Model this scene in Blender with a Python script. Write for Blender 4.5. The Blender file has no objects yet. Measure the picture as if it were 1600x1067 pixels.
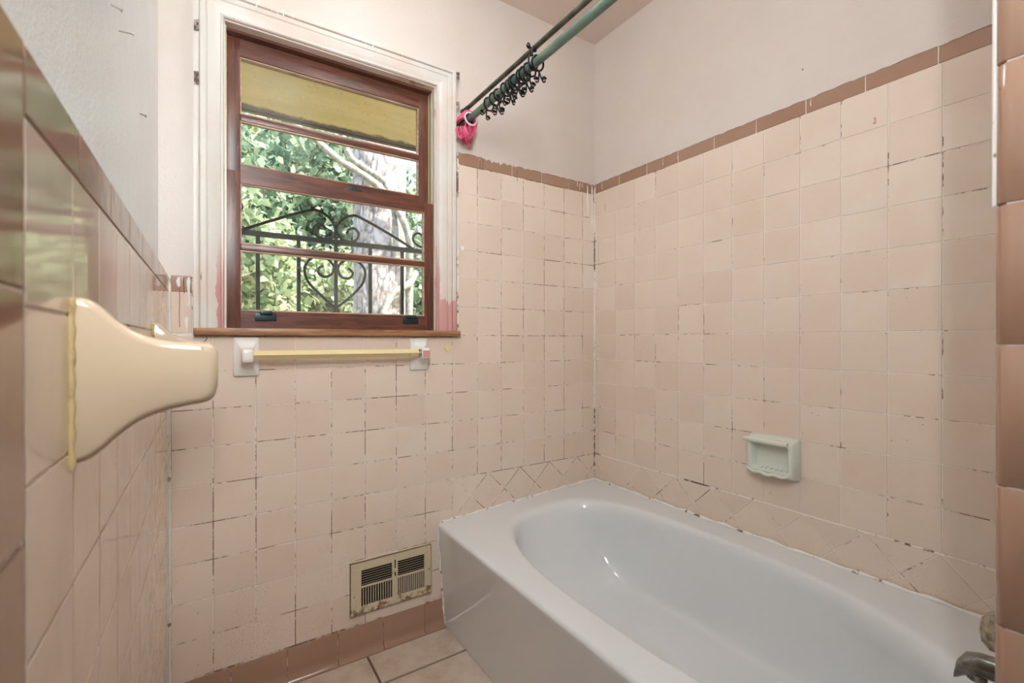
import bpy, bmesh, math, random
import numpy as np
from mathutils import Vector, noise as mnoise

random.seed(7)
scene = bpy.context.scene
COL = scene.collection
Z0 = 1.64                      # height of the top tile course above the floor

# ------------------------------------------------------------------ camera
cam_d = bpy.data.cameras.new('camera')
cam = bpy.data.objects.new('camera', cam_d)
COL.objects.link(cam)
cam.location = (-0.7771, -1.6090, Z0 - 0.5679)
cam.rotation_euler = (math.radians(90 - 0.115), 0, math.radians(-33.0976))
cam_d.sensor_width = 36
cam_d.lens = 727.35 * 36 / 1600
cam_d.clip_start = 0.01
cam_d.dof.use_dof = True
cam_d.dof.focus_distance = 2.0
cam_d.dof.aperture_fstop = 6.3
scene.camera = cam

# ------------------------------------------------------------------ sky, sun, exposure
W = bpy.data.worlds.new('world')
scene.world = W
W.use_nodes = True
wn = W.node_tree
bg = wn.nodes['Background']
sky = wn.nodes.new('ShaderNodeTexSky')
sky.sky_type = 'NISHITA'
sky.sun_disc = False
sky.sun_elevation = math.radians(52)
sky.sun_rotation = math.radians(140)
sky.air_density = 1.6
sky.dust_density = 3.0
wn.links.new(sky.outputs[0], bg.inputs[0])
bg.inputs[1].default_value = 0.74
sun_d = bpy.data.lights.new('sun', 'SUN')
sun_d.energy = 8.8
sun_d.angle = math.radians(1.0)
sun_d.color = (1.0, 0.95, 0.86)
sun = bpy.data.objects.new('sun', sun_d)
COL.objects.link(sun)
sun.rotation_euler = Vector((-0.45, 0.62, -1.0)).to_track_quat('-Z', 'Y').to_euler()
LAMP_STRENGTH = 12.0
FILL_STRENGTH = 66.0
vs = scene.view_settings
vs.view_transform = 'Standard'
vs.look = 'None'
vs.exposure = 0.29
vs.gamma = 1.0
vs.use_curve_mapping = False

# ------------------------------------------------------------------ helpers
def tag(o, label=None, cat=None, group=None, kind=None):
    if label: o['label'] = label
    if cat: o['category'] = cat
    if group: o['group'] = group
    if kind: o['kind'] = kind
    return o

def empty(name, loc=(0, 0, 0)):
    o = bpy.data.objects.new(name, None)
    o.empty_display_size = 0.05
    COL.objects.link(o)
    o.location = loc
    return o

def setp(o, parent):
    """parent, with the child's coordinates given in world space"""
    if parent is None: return
    l = Vector((0, 0, 0)); p = parent
    while p is not None:
        l = l + p.location; p = p.parent
    o.parent = parent
    o.location = o.location - l

def link(name, mesh, mat, parent=None, loc=(0, 0, 0)):
    o = bpy.data.objects.new(name, mesh)
    COL.objects.link(o)
    o.location = loc
    if mat is not None and len(mesh.materials) == 0:
        mesh.materials.append(mat)
    setp(o, parent)
    return o

class MB:
    """collects geometry, then becomes one mesh"""
    def __init__(s): s.v = []; s.f = []
    def add(s, vs_, fs):
        n = len(s.v)
        s.v += [tuple(v) for v in vs_]
        s.f += [tuple(i + n for i in f) for f in fs]
        return s
    def box(s, x0, x1, y0, y1, z0, z1, b=0.0):
        if x0 > x1: x0, x1 = x1, x0
        if y0 > y1: y0, y1 = y1, y0
        if z0 > z1: z0, z1 = z1, z0
        if b <= 0:
            s.add([(x0, y0, z0), (x1, y0, z0), (x1, y1, z0), (x0, y1, z0),
                   (x0, y0, z1), (x1, y0, z1), (x1, y1, z1), (x0, y1, z1)],
                  [(0, 3, 2, 1), (4, 5, 6, 7), (0, 1, 5, 4), (1, 2, 6, 5), (2, 3, 7, 6), (3, 0, 4, 7)])
        else:
            bm = bmesh.new()
            bmesh.ops.create_cube(bm, size=1)
            for v in bm.verts:
                v.co = Vector(((x0 + x1) / 2 + v.co.x * (x1 - x0), (y0 + y1) / 2 + v.co.y * (y1 - y0), (z0 + z1) / 2 + v.co.z * (z1 - z0)))
            bmesh.ops.bevel(bm, geom=bm.edges[:], offset=b, segments=2, affect='EDGES', profile=0.6)
            bm.verts.index_update()
            s.add([v.co[:] for v in bm.verts], [[v.index for v in f.verts] for f in bm.faces])
            bm.free()
        return s
    def tube(s, pts, r, n=8, cap=True, closed=False):
        pts = [Vector(p) for p in pts]
        m = len(pts)
        rr = r if hasattr(r, '__len__') else [r] * m
        base = len(s.v)
        up = None
        for i, p in enumerate(pts):
            if closed: t = pts[(i + 1) % m] - pts[i - 1]
            else: t = pts[min(i + 1, m - 1)] - pts[max(i - 1, 0)]
            t.normalize()
            if up is None:
                up = t.orthogonal().normalized()
            up = (up - t * up.dot(t))
            up = up.normalized() if up.length > 1e-6 else t.orthogonal().normalized()
            w = t.cross(up)
            for k in range(n):
                a = 2 * math.pi * k / n
                s.v.append(tuple(p + (up * math.cos(a) + w * math.sin(a)) * rr[i]))
        for i in range(m if closed else m - 1):
            for k in range(n):
                a = base + i * n + k; b = base + i * n + (k + 1) % n
                j = (i + 1) % m
                c = base + j * n + (k + 1) % n; d = base + j * n + k
                s.f.append((a, b, c, d))
        if cap and not closed:
            s.f.append(tuple(base + k for k in range(n))[::-1])
            s.f.append(tuple(base + (m - 1) * n + k for k in range(n)))
        return s
    def lathe(s, prof, origin, axis, n=20):
        """prof: list of (radius, along)"""
        axis = Vector(axis).normalized(); u = axis.orthogonal().normalized(); w = axis.cross(u)
        o = Vector(origin); base = len(s.v)
        for r, h in prof:
            for k in range(n):
                a = 2 * math.pi * k / n
                s.v.append(tuple(o + axis * h + (u * math.cos(a) + w * math.sin(a)) * max(r, 1e-5)))
        for i in range(len(prof) - 1):
            for k in range(n):
                s.f.append((base + i * n + k, base + i * n + (k + 1) % n, base + (i + 1) * n + (k + 1) % n, base + (i + 1) * n + k))
        s.f.append(tuple(base + k for k in range(n))[::-1])
        s.f.append(tuple(base + (len(prof) - 1) * n + k for k in range(n)))
        return s
    def loft(s, rings, closed=True, cap0=False, cap1=False):
        base = len(s.v); n = len(rings[0])
        for r in rings: s.v += [tuple(p) for p in r]
        for i in range(len(rings) - 1):
            for k in range(n if closed else n - 1):
                s.f.append((base + i * n + k, base + i * n + (k + 1) % n, base + (i + 1) * n + (k + 1) % n, base + (i + 1) * n + k))
        if cap0: s.f.append(tuple(base + k for k in range(n))[::-1])
        if cap1: s.f.append(tuple(base + (len(rings) - 1) * n + k for k in range(n)))
        return s
    def mesh(s, name, smooth=None):
        me = bpy.data.meshes.new(name)
        me.from_pydata(s.v, [], s.f)
        bm = bmesh.new(); bm.from_mesh(me)
        bmesh.ops.recalc_face_normals(bm, faces=bm.faces[:])
        bm.to_mesh(me); bm.free()
        if smooth is not None:
            me.polygons.foreach_set('use_smooth', [True] * len(me.polygons))
            if smooth < 179: me.set_sharp_from_angle(angle=math.radians(smooth))
        me.update()
        return me
    def build(s, name, mat, parent=None, smooth=None, loc=None):
        if loc is not None:
            s.v = [(v[0] - loc[0], v[1] - loc[1], v[2] - loc[2]) for v in s.v]
        return link(name, s.mesh(name, smooth), mat, parent, loc or (0, 0, 0))

def crom(pts, n=6):
    P = [Vector(p) for p in pts]
    P = [P[0] * 2 - P[1]] + P + [P[-1] * 2 - P[-2]]
    out = []
    for i in range(1, len(P) - 2):
        a, b, c, d = P[i - 1:i + 3]
        for k in range(n):
            t = k / n
            out.append(0.5 * ((2 * b) + (c - a) * t + (2 * a - 5 * b + 4 * c - d) * t * t + (3 * b - a - 3 * c + d) * t ** 3))
    out.append(P[-2])
    return out

# ------------------------------------------------------------------ materials
def srgb(r, g, b):
    f = lambda c: (c / 255 / 12.92) if c / 255 <= 0.04045 else ((c / 255 + 0.055) / 1.055) ** 2.4
    return (f(r), f(g), f(b), 1)

class MT:
    """small node helper"""
    def __init__(s, name, rough=0.5, col=(0.8, 0.8, 0.8, 1), metal=0.0, spec=0.5, coat=0.0):
        s.m = bpy.data.materials.new(name); s.m.use_nodes = True
        s.t = s.m.node_tree; s.b = s.t.nodes['Principled BSDF']
        s.b.inputs['Base Color'].default_value = col
        s.b.inputs['Roughness'].default_value = rough
        s.b.inputs['Metallic'].default_value = metal
        s.b.inputs['Specular IOR Level'].default_value = spec
        s.b.inputs['Coat Weight'].default_value = coat
        s.geo = None
    def n(s, typ, **kw):
        nd = s.t.nodes.new(typ)
        for k, v in kw.items():
            if k in nd.inputs: nd.inputs[k].default_value = v
            else: setattr(nd, k, v)
        return nd
    def l(s, a, b): s.t.links.new(a, b)
    def pos(s):
        if s.geo is None: s.geo = s.n('ShaderNodeNewGeometry')
        return s.geo.outputs['Position']
    def noise(s, scale, detail=4, rough=0.6, vec=None, stretch=None, dist=0.0):
        nd = s.n('ShaderNodeTexNoise'); nd.inputs['Scale'].default_value = scale
        nd.inputs['Detail'].default_value = detail; nd.inputs['Roughness'].default_value = rough
        nd.inputs['Distortion'].default_value = dist
        v = vec or s.pos()
        if stretch:
            mp = s.n('ShaderNodeMapping'); mp.inputs['Scale'].default_value = stretch
            s.l(v, mp.inputs['Vector']); v = mp.outputs[0]
        s.l(v, nd.inputs['Vector'])
        return nd.outputs['Fac']
    def vor(s, scale, feature='F1', stretch=None, out='Distance'):
        nd = s.n('ShaderNodeTexVoronoi'); nd.feature = feature; nd.inputs['Scale'].default_value = scale
        v = s.pos()
        if stretch:
            mp = s.n('ShaderNodeMapping'); mp.inputs['Scale'].default_value = stretch
            s.l(v, mp.inputs['Vector']); v = mp.outputs[0]
        s.l(v, nd.inputs['Vector'])
        return nd.outputs[out]
    def step(s, val, a, b, lo=0.0, hi=1.0):
        nd = s.n('ShaderNodeMapRange'); nd.interpolation_type = 'SMOOTHSTEP'
        nd.inputs['From Min'].default_value = a; nd.inputs['From Max'].default_value = b
        nd.inputs['To Min'].default_value = lo; nd.inputs['To Max'].default_value = hi
        s.l(val, nd.inputs['Value'])
        return nd.outputs[0]
    def math(s, op, a, b=None):
        nd = s.n('ShaderNodeMath'); nd.operation = op
        for i, x in enumerate((a, b)):
            if x is None: continue
            if isinstance(x, (int, float)): nd.inputs[i].default_value = x
            else: s.l(x, nd.inputs[i])
        return nd.outputs[0]
    def mix(s, fac, a, b, mode='MIX'):
        nd = s.n('ShaderNodeMix'); nd.data_type = 'RGBA'; nd.blend_type = mode
        for i, x in ((0, fac), (6, a), (7, b)):
            if isinstance(x, (int, float)): nd.inputs[i].default_value = x
            elif isinstance(x, tuple): nd.inputs[i].default_value = x
            else: s.l(x, nd.inputs[i])
        return nd.outputs[2]
    def xyz(s):
        nd = s.n('ShaderNodeSeparateXYZ'); s.l(s.pos(), nd.inputs[0]); return nd.outputs
    def col(s, c): s.l(c, s.b.inputs['Base Color']); return s
    def rough(s, r): s.l(r, s.b.inputs['Roughness']); return s
    def bump(s, h, dist=0.002, strength=0.5):
        nd = s.n('ShaderNodeBump'); nd.inputs['Strength'].default_value = strength
        nd.inputs['Distance'].default_value = dist
        s.l(h, nd.inputs['Height']); s.l(nd.outputs[0], s.b.inputs['Normal']); return s
    def rnd(s):
        return s.n('ShaderNodeObjectInfo').outputs['Random']

def tile_mat(name, c, rough=0.055, craze=True, var=0.035):
    m = MT(name, rough)
    c2 = (min(c[0] * 1.03, 1), min(c[1] * 1.05, 1), min(c[2] * 1.06, 1), 1)
    c3 = (c[0] * (1 - var), c[1] * (1 - var * 1.3), c[2] * (1 - var * 1.5), 1)
    a = m.mix(m.rnd(), c3, c2)
    a = m.mix(m.step(m.noise(6, 5), 0.45, 0.75, 0, 0.35), a, (c[0] * .92, c[1] * .84, c[2] * .76, 1))
    # dark chips and specks
    sp = m.step(m.vor(34), 0.035, 0.05, 1, 0)
    sp = m.math('MULTIPLY', sp, m.step(m.noise(9, 2), 0.56, 0.62))
    a = m.mix(sp, a, (0.10, 0.05, 0.035, 1))
    if craze:
        cr = m.step(m.vor(110, 'DISTANCE_TO_EDGE'), 0.0, 0.035, 1, 0)
        x, y, z = m.xyz()
        msk = m.math('MULTIPLY', m.step(z, 0.62, 0.40), m.step(m.noise(4, 2), 0.45, 0.6))
        a = m.mix(m.math('MULTIPLY', m.math('MULTIPLY', cr, msk), 0.45), a, (c[0] * .45, c[1] * .36, c[2] * .3, 1))
    m.col(a)
    m.rough(m.step(m.noise(14, 4), 0.35, 0.8, rough, rough + 0.09))
    m.bump(m.noise(16, 2), 0.0012, 0.35)
    return m.m

M = {}
M['tile'] = tile_mat('pink_glazed_tile', srgb(225, 205, 187))
M['tile_edge'] = MT('matte_tile_edge', 0.6, srgb(206, 186, 170), spec=0.2).m
M['trim_edge'] = MT('matte_trim_edge', 0.6, srgb(150, 118, 100), spec=0.2).m
M['floor_edge'] = MT('matte_floor_edge', 0.7, srgb(170, 150, 132), spec=0.2).m
M['trim'] = tile_mat('brown_glazed_trim', srgb(158, 122, 100), 0.10, False, 0.05)

m = MT('dirty_grout', 0.85)
g = m.noise(5, 6, 0.7)
g2 = m.noise(45, 3, 0.6)
x, y, z = m.xyz()
k = m.math('ADD', m.math('MULTIPLY', g, 0.65), m.math('MULTIPLY', g2, 0.35))
thr = m.math('ADD', k, m.step(y, -0.05, -0.01, -0.04, 0.015))
a = m.mix(m.step(thr, 0.50, 0.57), srgb(240, 228, 214), srgb(122, 96, 78))
m.col(a); M['grout'] = m.m

def plaster(name, c, rough=0.4, stain=True):
    m = MT(name, rough)
    a = m.mix(m.step(m.noise(2.2, 5), 0.35, 0.7), c, (c[0] * .95, c[1] * .93, c[2] * .91, 1))
    if stain:
        sp = m.math('MULTIPLY', m.step(m.vor(14), 0.03, 0.045, 1, 0), m.step(m.noise(6, 2), 0.6, 0.66))
        a = m.mix(sp, a, srgb(110, 90, 80))
    m.col(a)
    m.bump(m.math('ADD', m.noise(180, 3), m.math('MULTIPLY', m.noise(26, 4), 1.2)), 0.002, 0.35)
    return m.m
M['plaster'] = plaster('pink_wall_paint', srgb(216, 203, 193), 0.42)
M['plaster_gloss'] = plaster('glossy_wall_paint', srgb(236, 242, 246), 0.20)
M['ceiling'] = plaster('ceiling_paint', srgb(228, 208, 196), 0.6)
M['exterior'] = plaster('exterior_render', srgb(200, 180, 160), 0.8)

m = MT('chipped_trim_paint', 0.38)
x, y, z = m.xyz()
wob = m.math('MULTIPLY', m.math('SUBTRACT', m.noise(40, 4, 0.6, stretch=(1, 1, 0.12)), 0.5), 0.16)
zw = m.math('ADD', z, wob)
pr = m.math('MULTIPLY', m.step(x, -0.068, -0.066), m.step(zw, 1.236, 1.230))
xw = m.math('ADD', x, m.math('MULTIPLY', m.math('SUBTRACT', m.noise(16, 4), 0.5), 0.03))
pl_ = m.math('MULTIPLY', m.math('MULTIPLY', m.step(xw, -0.757, -0.755), m.step(x, -0.70, -0.71)), m.step(zw, 1.42, 1.20))
pi_ = m.math('MULTIPLY', m.math('MULTIPLY', m.step(xw, -0.050, -0.052), m.step(x, -0.07, -0.068)), m.step(zw, 1.50, 1.25))
pk = m.math('MAXIMUM', m.math('MAXIMUM', pr, pl_), pi_)
a = m.mix(m.step(m.noise(3, 5), 0.42, 0.62), srgb(214, 207, 198), srgb(212, 195, 182))
a = m.mix(pk, a, srgb(196, 144, 138))
ch = m.math('MULTIPLY', m.step(m.noise(60, 5, 0.7, stretch=(1, 1, 0.3)), 0.66, 0.70), m.step(m.noise(5, 2), 0.46, 0.6))
a = m.mix(ch, a, srgb(120, 78, 62))
m.col(a); m.bump(m.noise(50, 5, stretch=(1, 1, 0.25)), 0.002, 0.4)
M['trim_paint'] = m.m

m = MT('reveal_paint', 0.45)
a = m.mix(m.step(m.noise(14, 4, stretch=(0.4, 1, 0.4)), 0.56, 0.66), srgb(226, 206, 192), srgb(176, 110, 84))
m.col(a); M['reveal'] = m.m

def wood(name, c, c2, rough=0.35, vert=True):
    m = MT(name, rough)
    st = (9, 9, 0.9) if vert else (0.9, 9, 9)
    a = m.mix(m.step(m.noise(9, 6, 0.65, stretch=st, dist=0.6), 0.35, 0.66), c, c2)
    a = m.mix(m.step(m.noise(3, 3), 0.55, 0.72, 0, 0.6), a, (c2[0] * .5, c2[1] * .5, c2[2] * .5, 1))
    m.col(a); m.bump(m.noise(30, 4, stretch=st), 0.001, 0.3)
    return m.m
M['sash'] = wood('mahogany_sash_stain', srgb(114, 68, 50), srgb(78, 44, 33))
M['sash_h'] = wood('mahogany_rail_stain', srgb(114, 68, 50), srgb(78, 44, 33), vert=False)
M['sill'] = wood('worn_varnished_sill', srgb(168, 122, 80), srgb(124, 80, 50), 0.4, False)
M['bead'] = wood('pale_glazing_bead', srgb(196, 168, 140), srgb(150, 110, 88), 0.5, False)
M['track'] = MT('weathered_metal_track', 0.45, srgb(170, 168, 150), 0.5).m
M['track_y'] = MT('yellowed_track', 0.5, srgb(186, 164, 92)).m

m = MT('dusty_glass', 0.02)
t = m.t; out = t.nodes['Material Output']
tr = m.n('ShaderNodeBsdfTransparent'); tr.inputs[0].default_value = (0.97, 0.98, 0.97, 1)
gl = m.n('ShaderNodeBsdfGlossy'); gl.inputs['Roughness'].default_value = 0.02
df = m.n('ShaderNodeBsdfDiffuse'); df.inputs[0].default_value = srgb(200, 196, 180)
fr = m.n('ShaderNodeFresnel'); fr.inputs['IOR'].default_value = 1.45
m1 = m.n('ShaderNodeMixShader'); m2 = m.n('ShaderNodeMixShader')
m.l(fr.outputs[0], m1.inputs[0]); m.l(tr.outputs[0], m1.inputs[1]); m.l(gl.outputs[0], m1.inputs[2])
sp = m.math('MULTIPLY', m.step(m.vor(70), 0.05, 0.09, 0.8, 0), m.step(m.noise(5, 3), 0.55, 0.65))
sp = m.math('ADD', sp, m.step(m.noise(3.5, 5), 0.42, 0.8, 0.01, 0.16))
m.l(sp, m2.inputs[0]); m.l(m1.outputs[0], m2.inputs[1]); m.l(df.outputs[0], m2.inputs[2])
m.l(m2.outputs[0], out.inputs['Surface'])
M['glass'] = m.m

M['tub'] = MT('white_enamel', 0.10, srgb(221, 222, 222), coat=0.3).m
m = MT('caulk', 0.5)
m.col(m.mix(m.step(m.noise(30, 4), 0.58, 0.68), srgb(236, 230, 224), srgb(120, 96, 80))); M['caulk'] = m.m
m = MT('white_ceramic', 0.12)
m.col(m.mix(m.step(m.noise(18, 5), 0.55, 0.75), srgb(236, 230, 222), srgb(214, 204, 192))); M['ceramic'] = m.m
m = MT('cream_ceramic', 0.12)
sp = m.math('MULTIPLY', m.step(m.vor(55), 0.06, 0.10, 1, 0), m.step(m.noise(14, 2), 0.54, 0.6))
m.col(m.mix(sp, srgb(192, 170, 144), srgb(150, 120, 98))); M['cream'] = m.m
M['greenish'] = MT('pale_green_ceramic', 0.12, srgb(214, 216, 202)).m
m = MT('yellowed_caulk', 0.6)
m.col(m.mix(m.step(m.noise(60, 3), 0.5, 0.7), srgb(190, 166, 116), srgb(150, 118, 74))); M['ycaulk'] = m.m
m = MT('ivory_bar', 0.35)
m.col(m.mix(m.step(m.noise(34, 4), 0.64, 0.68), srgb(226, 204, 152), srgb(168, 100, 84))); M['bar'] = m.m
m = MT('register_enamel', 0.5)
x, y, z = m.xyz()
rust = m.step(m.math('ADD', m.noise(55, 6, 0.75), m.step(z, 0.20, 0.155, 0, 0.14)), 0.62, 0.70)
m.col(m.mix(rust, srgb(206, 190, 160), srgb(124, 88, 60))); M['vent'] = m.m
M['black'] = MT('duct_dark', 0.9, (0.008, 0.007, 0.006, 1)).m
M['damper'] = MT('damper_grey', 0.7, srgb(110, 98, 88)).m
m = MT('patinated_rod', 0.38, metal=0.3)
m.col(m.mix(m.step(m.noise(20, 5, stretch=(1, 0.3, 1)), 0.4, 0.65), srgb(84, 104, 98), srgb(108, 130, 106))); M['rod'] = m.m
m = MT('dark_rod', 0.42, metal=0.5)
m.col(m.mix(m.step(m.noise(20, 5), 0.4, 0.65), srgb(66, 66, 58), srgb(92, 90, 76))); M['rod2'] = m.m
M['iron'] = MT('black_wrought_iron', 0.5, srgb(38, 38, 36), 0.2).m
M['ring'] = MT('blackened_ring_metal', 0.35, srgb(34, 36, 38), 0.6).m
m = MT('rusty_steel', 0.7)
m.col(m.mix(m.step(m.noise(90, 4), 0.42, 0.6), srgb(96, 70, 58), srgb(176, 160, 148))); M['rust'] = m.m
M['steel'] = MT('nail_steel', 0.4, srgb(150, 138, 128), 0.7).m
m = MT('worn_chrome', 0.26, metal=0.9)
m.col(m.mix(m.step(m.noise(40, 5), 0.4, 0.65), srgb(140, 142, 136), srgb(100, 98, 90))); M['chrome'] = m.m
m = MT('clouded_acrylic', 0.15)
m.b.inputs['Transmission Weight'].default_value = 0.45
m.col(m.mix(m.step(m.noise(60, 3), 0.4, 0.65), srgb(196, 184, 156), srgb(140, 122, 94))); M['acrylic'] = m.m
m = MT('pink_cord', 0.6)
m.col(m.mix(m.rnd(), srgb(176, 28, 66), srgb(246, 118, 152))); M['pink'] = m.m
M['pinkwhite'] = MT('pale_pink_band', 0.6, srgb(238, 206, 212)).m
m = MT('floor_ceramic', 0.32)
a = m.mix(m.step(m.noise(7, 6, 0.65), 0.35, 0.7), srgb(206, 188, 170), srgb(178, 152, 130))
a = m.mix(m.step(m.noise(38, 4), 0.70, 0.74), a, srgb(150, 110, 80))
m.col(a); m.bump(m.noise(40, 4), 0.001, 0.3); M['floor'] = m.m
M['floor_grout'] = MT('dark_floor_grout', 0.9, srgb(92, 74, 60)).m
M['paint_white'] = MT('white_paint_drip', 0.4, srgb(236, 230, 224)).m
M['paint_red'] = MT('dark_red_paint_run', 0.5, srgb(140, 58, 54)).m
M['paint_pink'] = MT('pink_paint_smear', 0.5, srgb(206, 150, 138)).m
m = MT('yellow_soffit_paint', 0.7)
x, y, z = m.xyz()
a = m.mix(m.step(m.noise(3, 6, 0.7, stretch=(0.5, 1.5, 1)), 0.4, 0.65), srgb(206, 192, 130), srgb(192, 178, 116))
mo = m.step(m.math('ADD', y, m.math('MULTIPLY', m.noise(14, 5), 0.10)), 0.855, 0.885)
a = m.mix(mo, a, srgb(70, 62, 44))
a = m.mix(m.math('MULTIPLY', m.step(m.vor(38), 0.08, 0.16, 1, 0), m.step(m.noise(5, 2), 0.44, 0.58)), a, srgb(116, 92, 50))
m.col(a); M['soffit'] = m.m
M['white_wood'] = MT('white_door_paint', 0.4, srgb(230, 224, 216)).m
M['mirror'] = MT('mirror', 0.02, (0.85, 0.86, 0.86, 1), 1.0).m
M['brass'] = MT('brass', 0.3, srgb(190, 150, 80), 0.9).m
M['ground'] = MT('garden_soil', 0.9, srgb(150, 136, 112)).m
m = MT('lamp_glass', 0.3)
m.b.inputs['Emission Color'].default_value = (0.92, 0.98, 1.01, 1)
m.b.inputs['Emission Strength'].default_value = LAMP_STRENGTH
M['lamp'] = m.m
m = MT('added_fill_glow', 0.3)  # glow of the fill strip added behind the camera
m.b.inputs['Emission Color'].default_value = (0.92, 0.98, 1.01, 1)
m.b.inputs['Emission Strength'].default_value = FILL_STRENGTH
M['strip'] = m.m

def leaf_mat(name, c1, c2, c3):
    m = MT(name, 0.45)
    at = m.n('ShaderNodeAttribute'); at.attribute_name = 'leafval'
    f = at.outputs['Fac']
    a = m.mix(m.step(f, 0.0, 0.6), c1, c2)
    a = m.mix(m.step(f, 0.6, 1.0), a, c3)
    tr = m.n('ShaderNodeBsdfTranslucent'); m.l(a, tr.inputs[0])
    m.col(a)
    mx = m.n('ShaderNodeMixShader'); mx.inputs[0].default_value = 0.45
    m.l(m.b.outputs[0], mx.inputs[1]); m.l(tr.outputs[0], mx.inputs[2])
    m.l(mx.outputs[0], m.t.nodes['Material Output'].inputs['Surface'])
    return m.m
M['leaf_a'] = leaf_mat('pale_green_leaf', srgb(112, 136, 100), srgb(172, 186, 142), srgb(232, 232, 204))
M['leaf_b'] = leaf_mat('deep_green_leaf', srgb(80, 108, 88), srgb(128, 152, 124), srgb(200, 210, 180))
m = MT('stem_bark', 0.85)
m.col(m.mix(m.noise(20, 4), srgb(96, 84, 72), srgb(140, 128, 112))); M['stem'] = m.m
m = MT('vine_bark', 0.8)
m.col(m.mix(m.step(m.noise(24, 4, stretch=(1, 1, 1)), 0.35, 0.65), srgb(120, 120, 110), srgb(168, 166, 154))); M['vine'] = m.m
m = MT('pine_bark', 0.85)
at = m.n('ShaderNodeAttribute'); at.attribute_name = 'crack'
a = m.mix(m.step(m.noise(7, 5), 0.35, 0.65), srgb(176, 172, 174), srgb(146, 134, 128))
a = m.mix(m.step(m.noise(30, 4), 0.5, 0.7, 0, 0.6), a, srgb(190, 190, 194))
a = m.mix(at.outputs['Fac'], a, srgb(108, 98, 94))
m.col(a); m.bump(m.noise(60, 4), 0.01, 0.5); M['bark'] = m.m

# ================================================================== THE SETTING
T = 0.1095
zr = lambda v: Z0 + v                   # measured from the top tile course
row = lambda r: Z0 - r * T
XL, XR, YB = -0.870, 0.731, 0.0         # tile faces: left, right, window wall
PL_L = 0.024                            # ... and this far on the left wall
PL = 0.013                              # plaster lies this far behind the tile face
CEIL = zr(0.820)
YF = -2.60                              # wall behind the camera
# window opening and casing
WX0, WX1, WZ0, WZ1 = -0.738, -0.063, zr(-0.531), zr(0.383)
CX0, CX1, CZ1 = -0.813, 0.018, zr(0.457)

floor = tag(MB().box(-1.05, 0.90, -2.75, 0.02, -0.12, -0.004).build('floor', M['floor_grout']),
            'bathroom floor of large beige ceramic tiles beside the tub', 'floor', kind='structure')
wb = MB()
y0, y1 = YB + PL, 0.115
wb.box(-1.05, WX0, y0, y1, -0.12, 2.70); wb.box(WX1, 0.90, y0, y1, -0.12, 2.70)
wb.box(WX0, WX1, y0, y1, -0.12, WZ0 - 0.02); wb.box(WX0, WX1, y0, y1, WZ1, 2.70)
wall_back = tag(wb.build('wall_back', M['plaster']), 'pink painted and tiled wall that holds the window', 'wall', kind='structure')
wall_right = tag(MB().box(XR + PL, 0.95, -2.75, y0, -0.12, 2.70).build('wall_right', M['plaster']),
                 'pink tiled wall along the far long side of the tub', 'wall', kind='structure')
wall_left = tag(MB().box(-1.10, XL - PL_L, -2.75, y0, -0.12, 2.70).build('wall_left', M['plaster_gloss']),
                'glossy tiled wall close to the camera with ceramic brackets', 'wall', kind='structure')
wall_front = tag(MB().box(-1.05, 0.95, -2.78, YF, -0.12, 2.70).build('wall_front', M['plaster']),
                 'painted wall behind the camera with a white door', 'wall', kind='structure')
PX, PY = -0.050, -1.478                 # partition end and its tub side
wall_part = tag(MB().box(PX, XR + PL, -1.60, PY, -0.004, CEIL).build('wall_partition', M['plaster']),
                'short partition wall at the tap end of the tub with rounded brown edge tiles', 'wall', kind='structure')
ceiling = tag(MB().box(-1.05, 0.95, -2.75, 0.20, CEIL, CEIL + 0.25).build('ceiling', M['ceiling']),
              'pinkish painted plaster ceiling', 'ceiling', kind='structure')

# ---- tiles: polygons in wall coordinates (a, z), each an object of its own
def shrink(poly, d):
    """inset of a convex counter-clockwise polygon"""
    n = len(poly); out = []
    lines = []
    for i in range(n):
        p, q = Vector(poly[i]), Vector(poly[(i + 1) % n])
        t = (q - p).normalized(); nn = Vector((-t.y, t.x))
        lines.append((p + nn * d, t))
    for i in range(n):
        p, t = lines[i - 1]; q, u = lines[i]
        c = t.x * u.y - t.y * u.x
        if abs(c) < 1e-9: out.append((q.x, q.y)); continue
        k = ((q.x - p.x) * u.y - (q.y - p.y) * u.x) / c
        r = p + t * k; out.append((r.x, r.y))
    return out

def clip(poly, x0, x1, z0, z1):
    def cut(P, ax, val, keep_less):
        out = []
        for i in range(len(P)):
            a, b = P[i - 1], P[i]
            ia = a[ax] <= val if keep_less else a[ax] >= val
            ib = b[ax] <= val if keep_less else b[ax] >= val
            if ia != ib:
                t = (val - a[ax]) / (b[ax] - a[ax])
                out.append((a[0] + (b[0] - a[0]) * t, a[1] + (b[1] - a[1]) * t))
            if ib: out.append(b)
        return out
    for ax, val, kl in ((0, x0, False), (0, x1, True), (1, z0, False), (1, z1, True)):
        poly = cut(poly, ax, val, kl)
        if len(poly) < 3: return []
    return poly

def area(p):
    return 0.5 * sum(p[i - 1][0] * p[i][1] - p[i][0] * p[i - 1][1] for i in range(len(p)))

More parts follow.
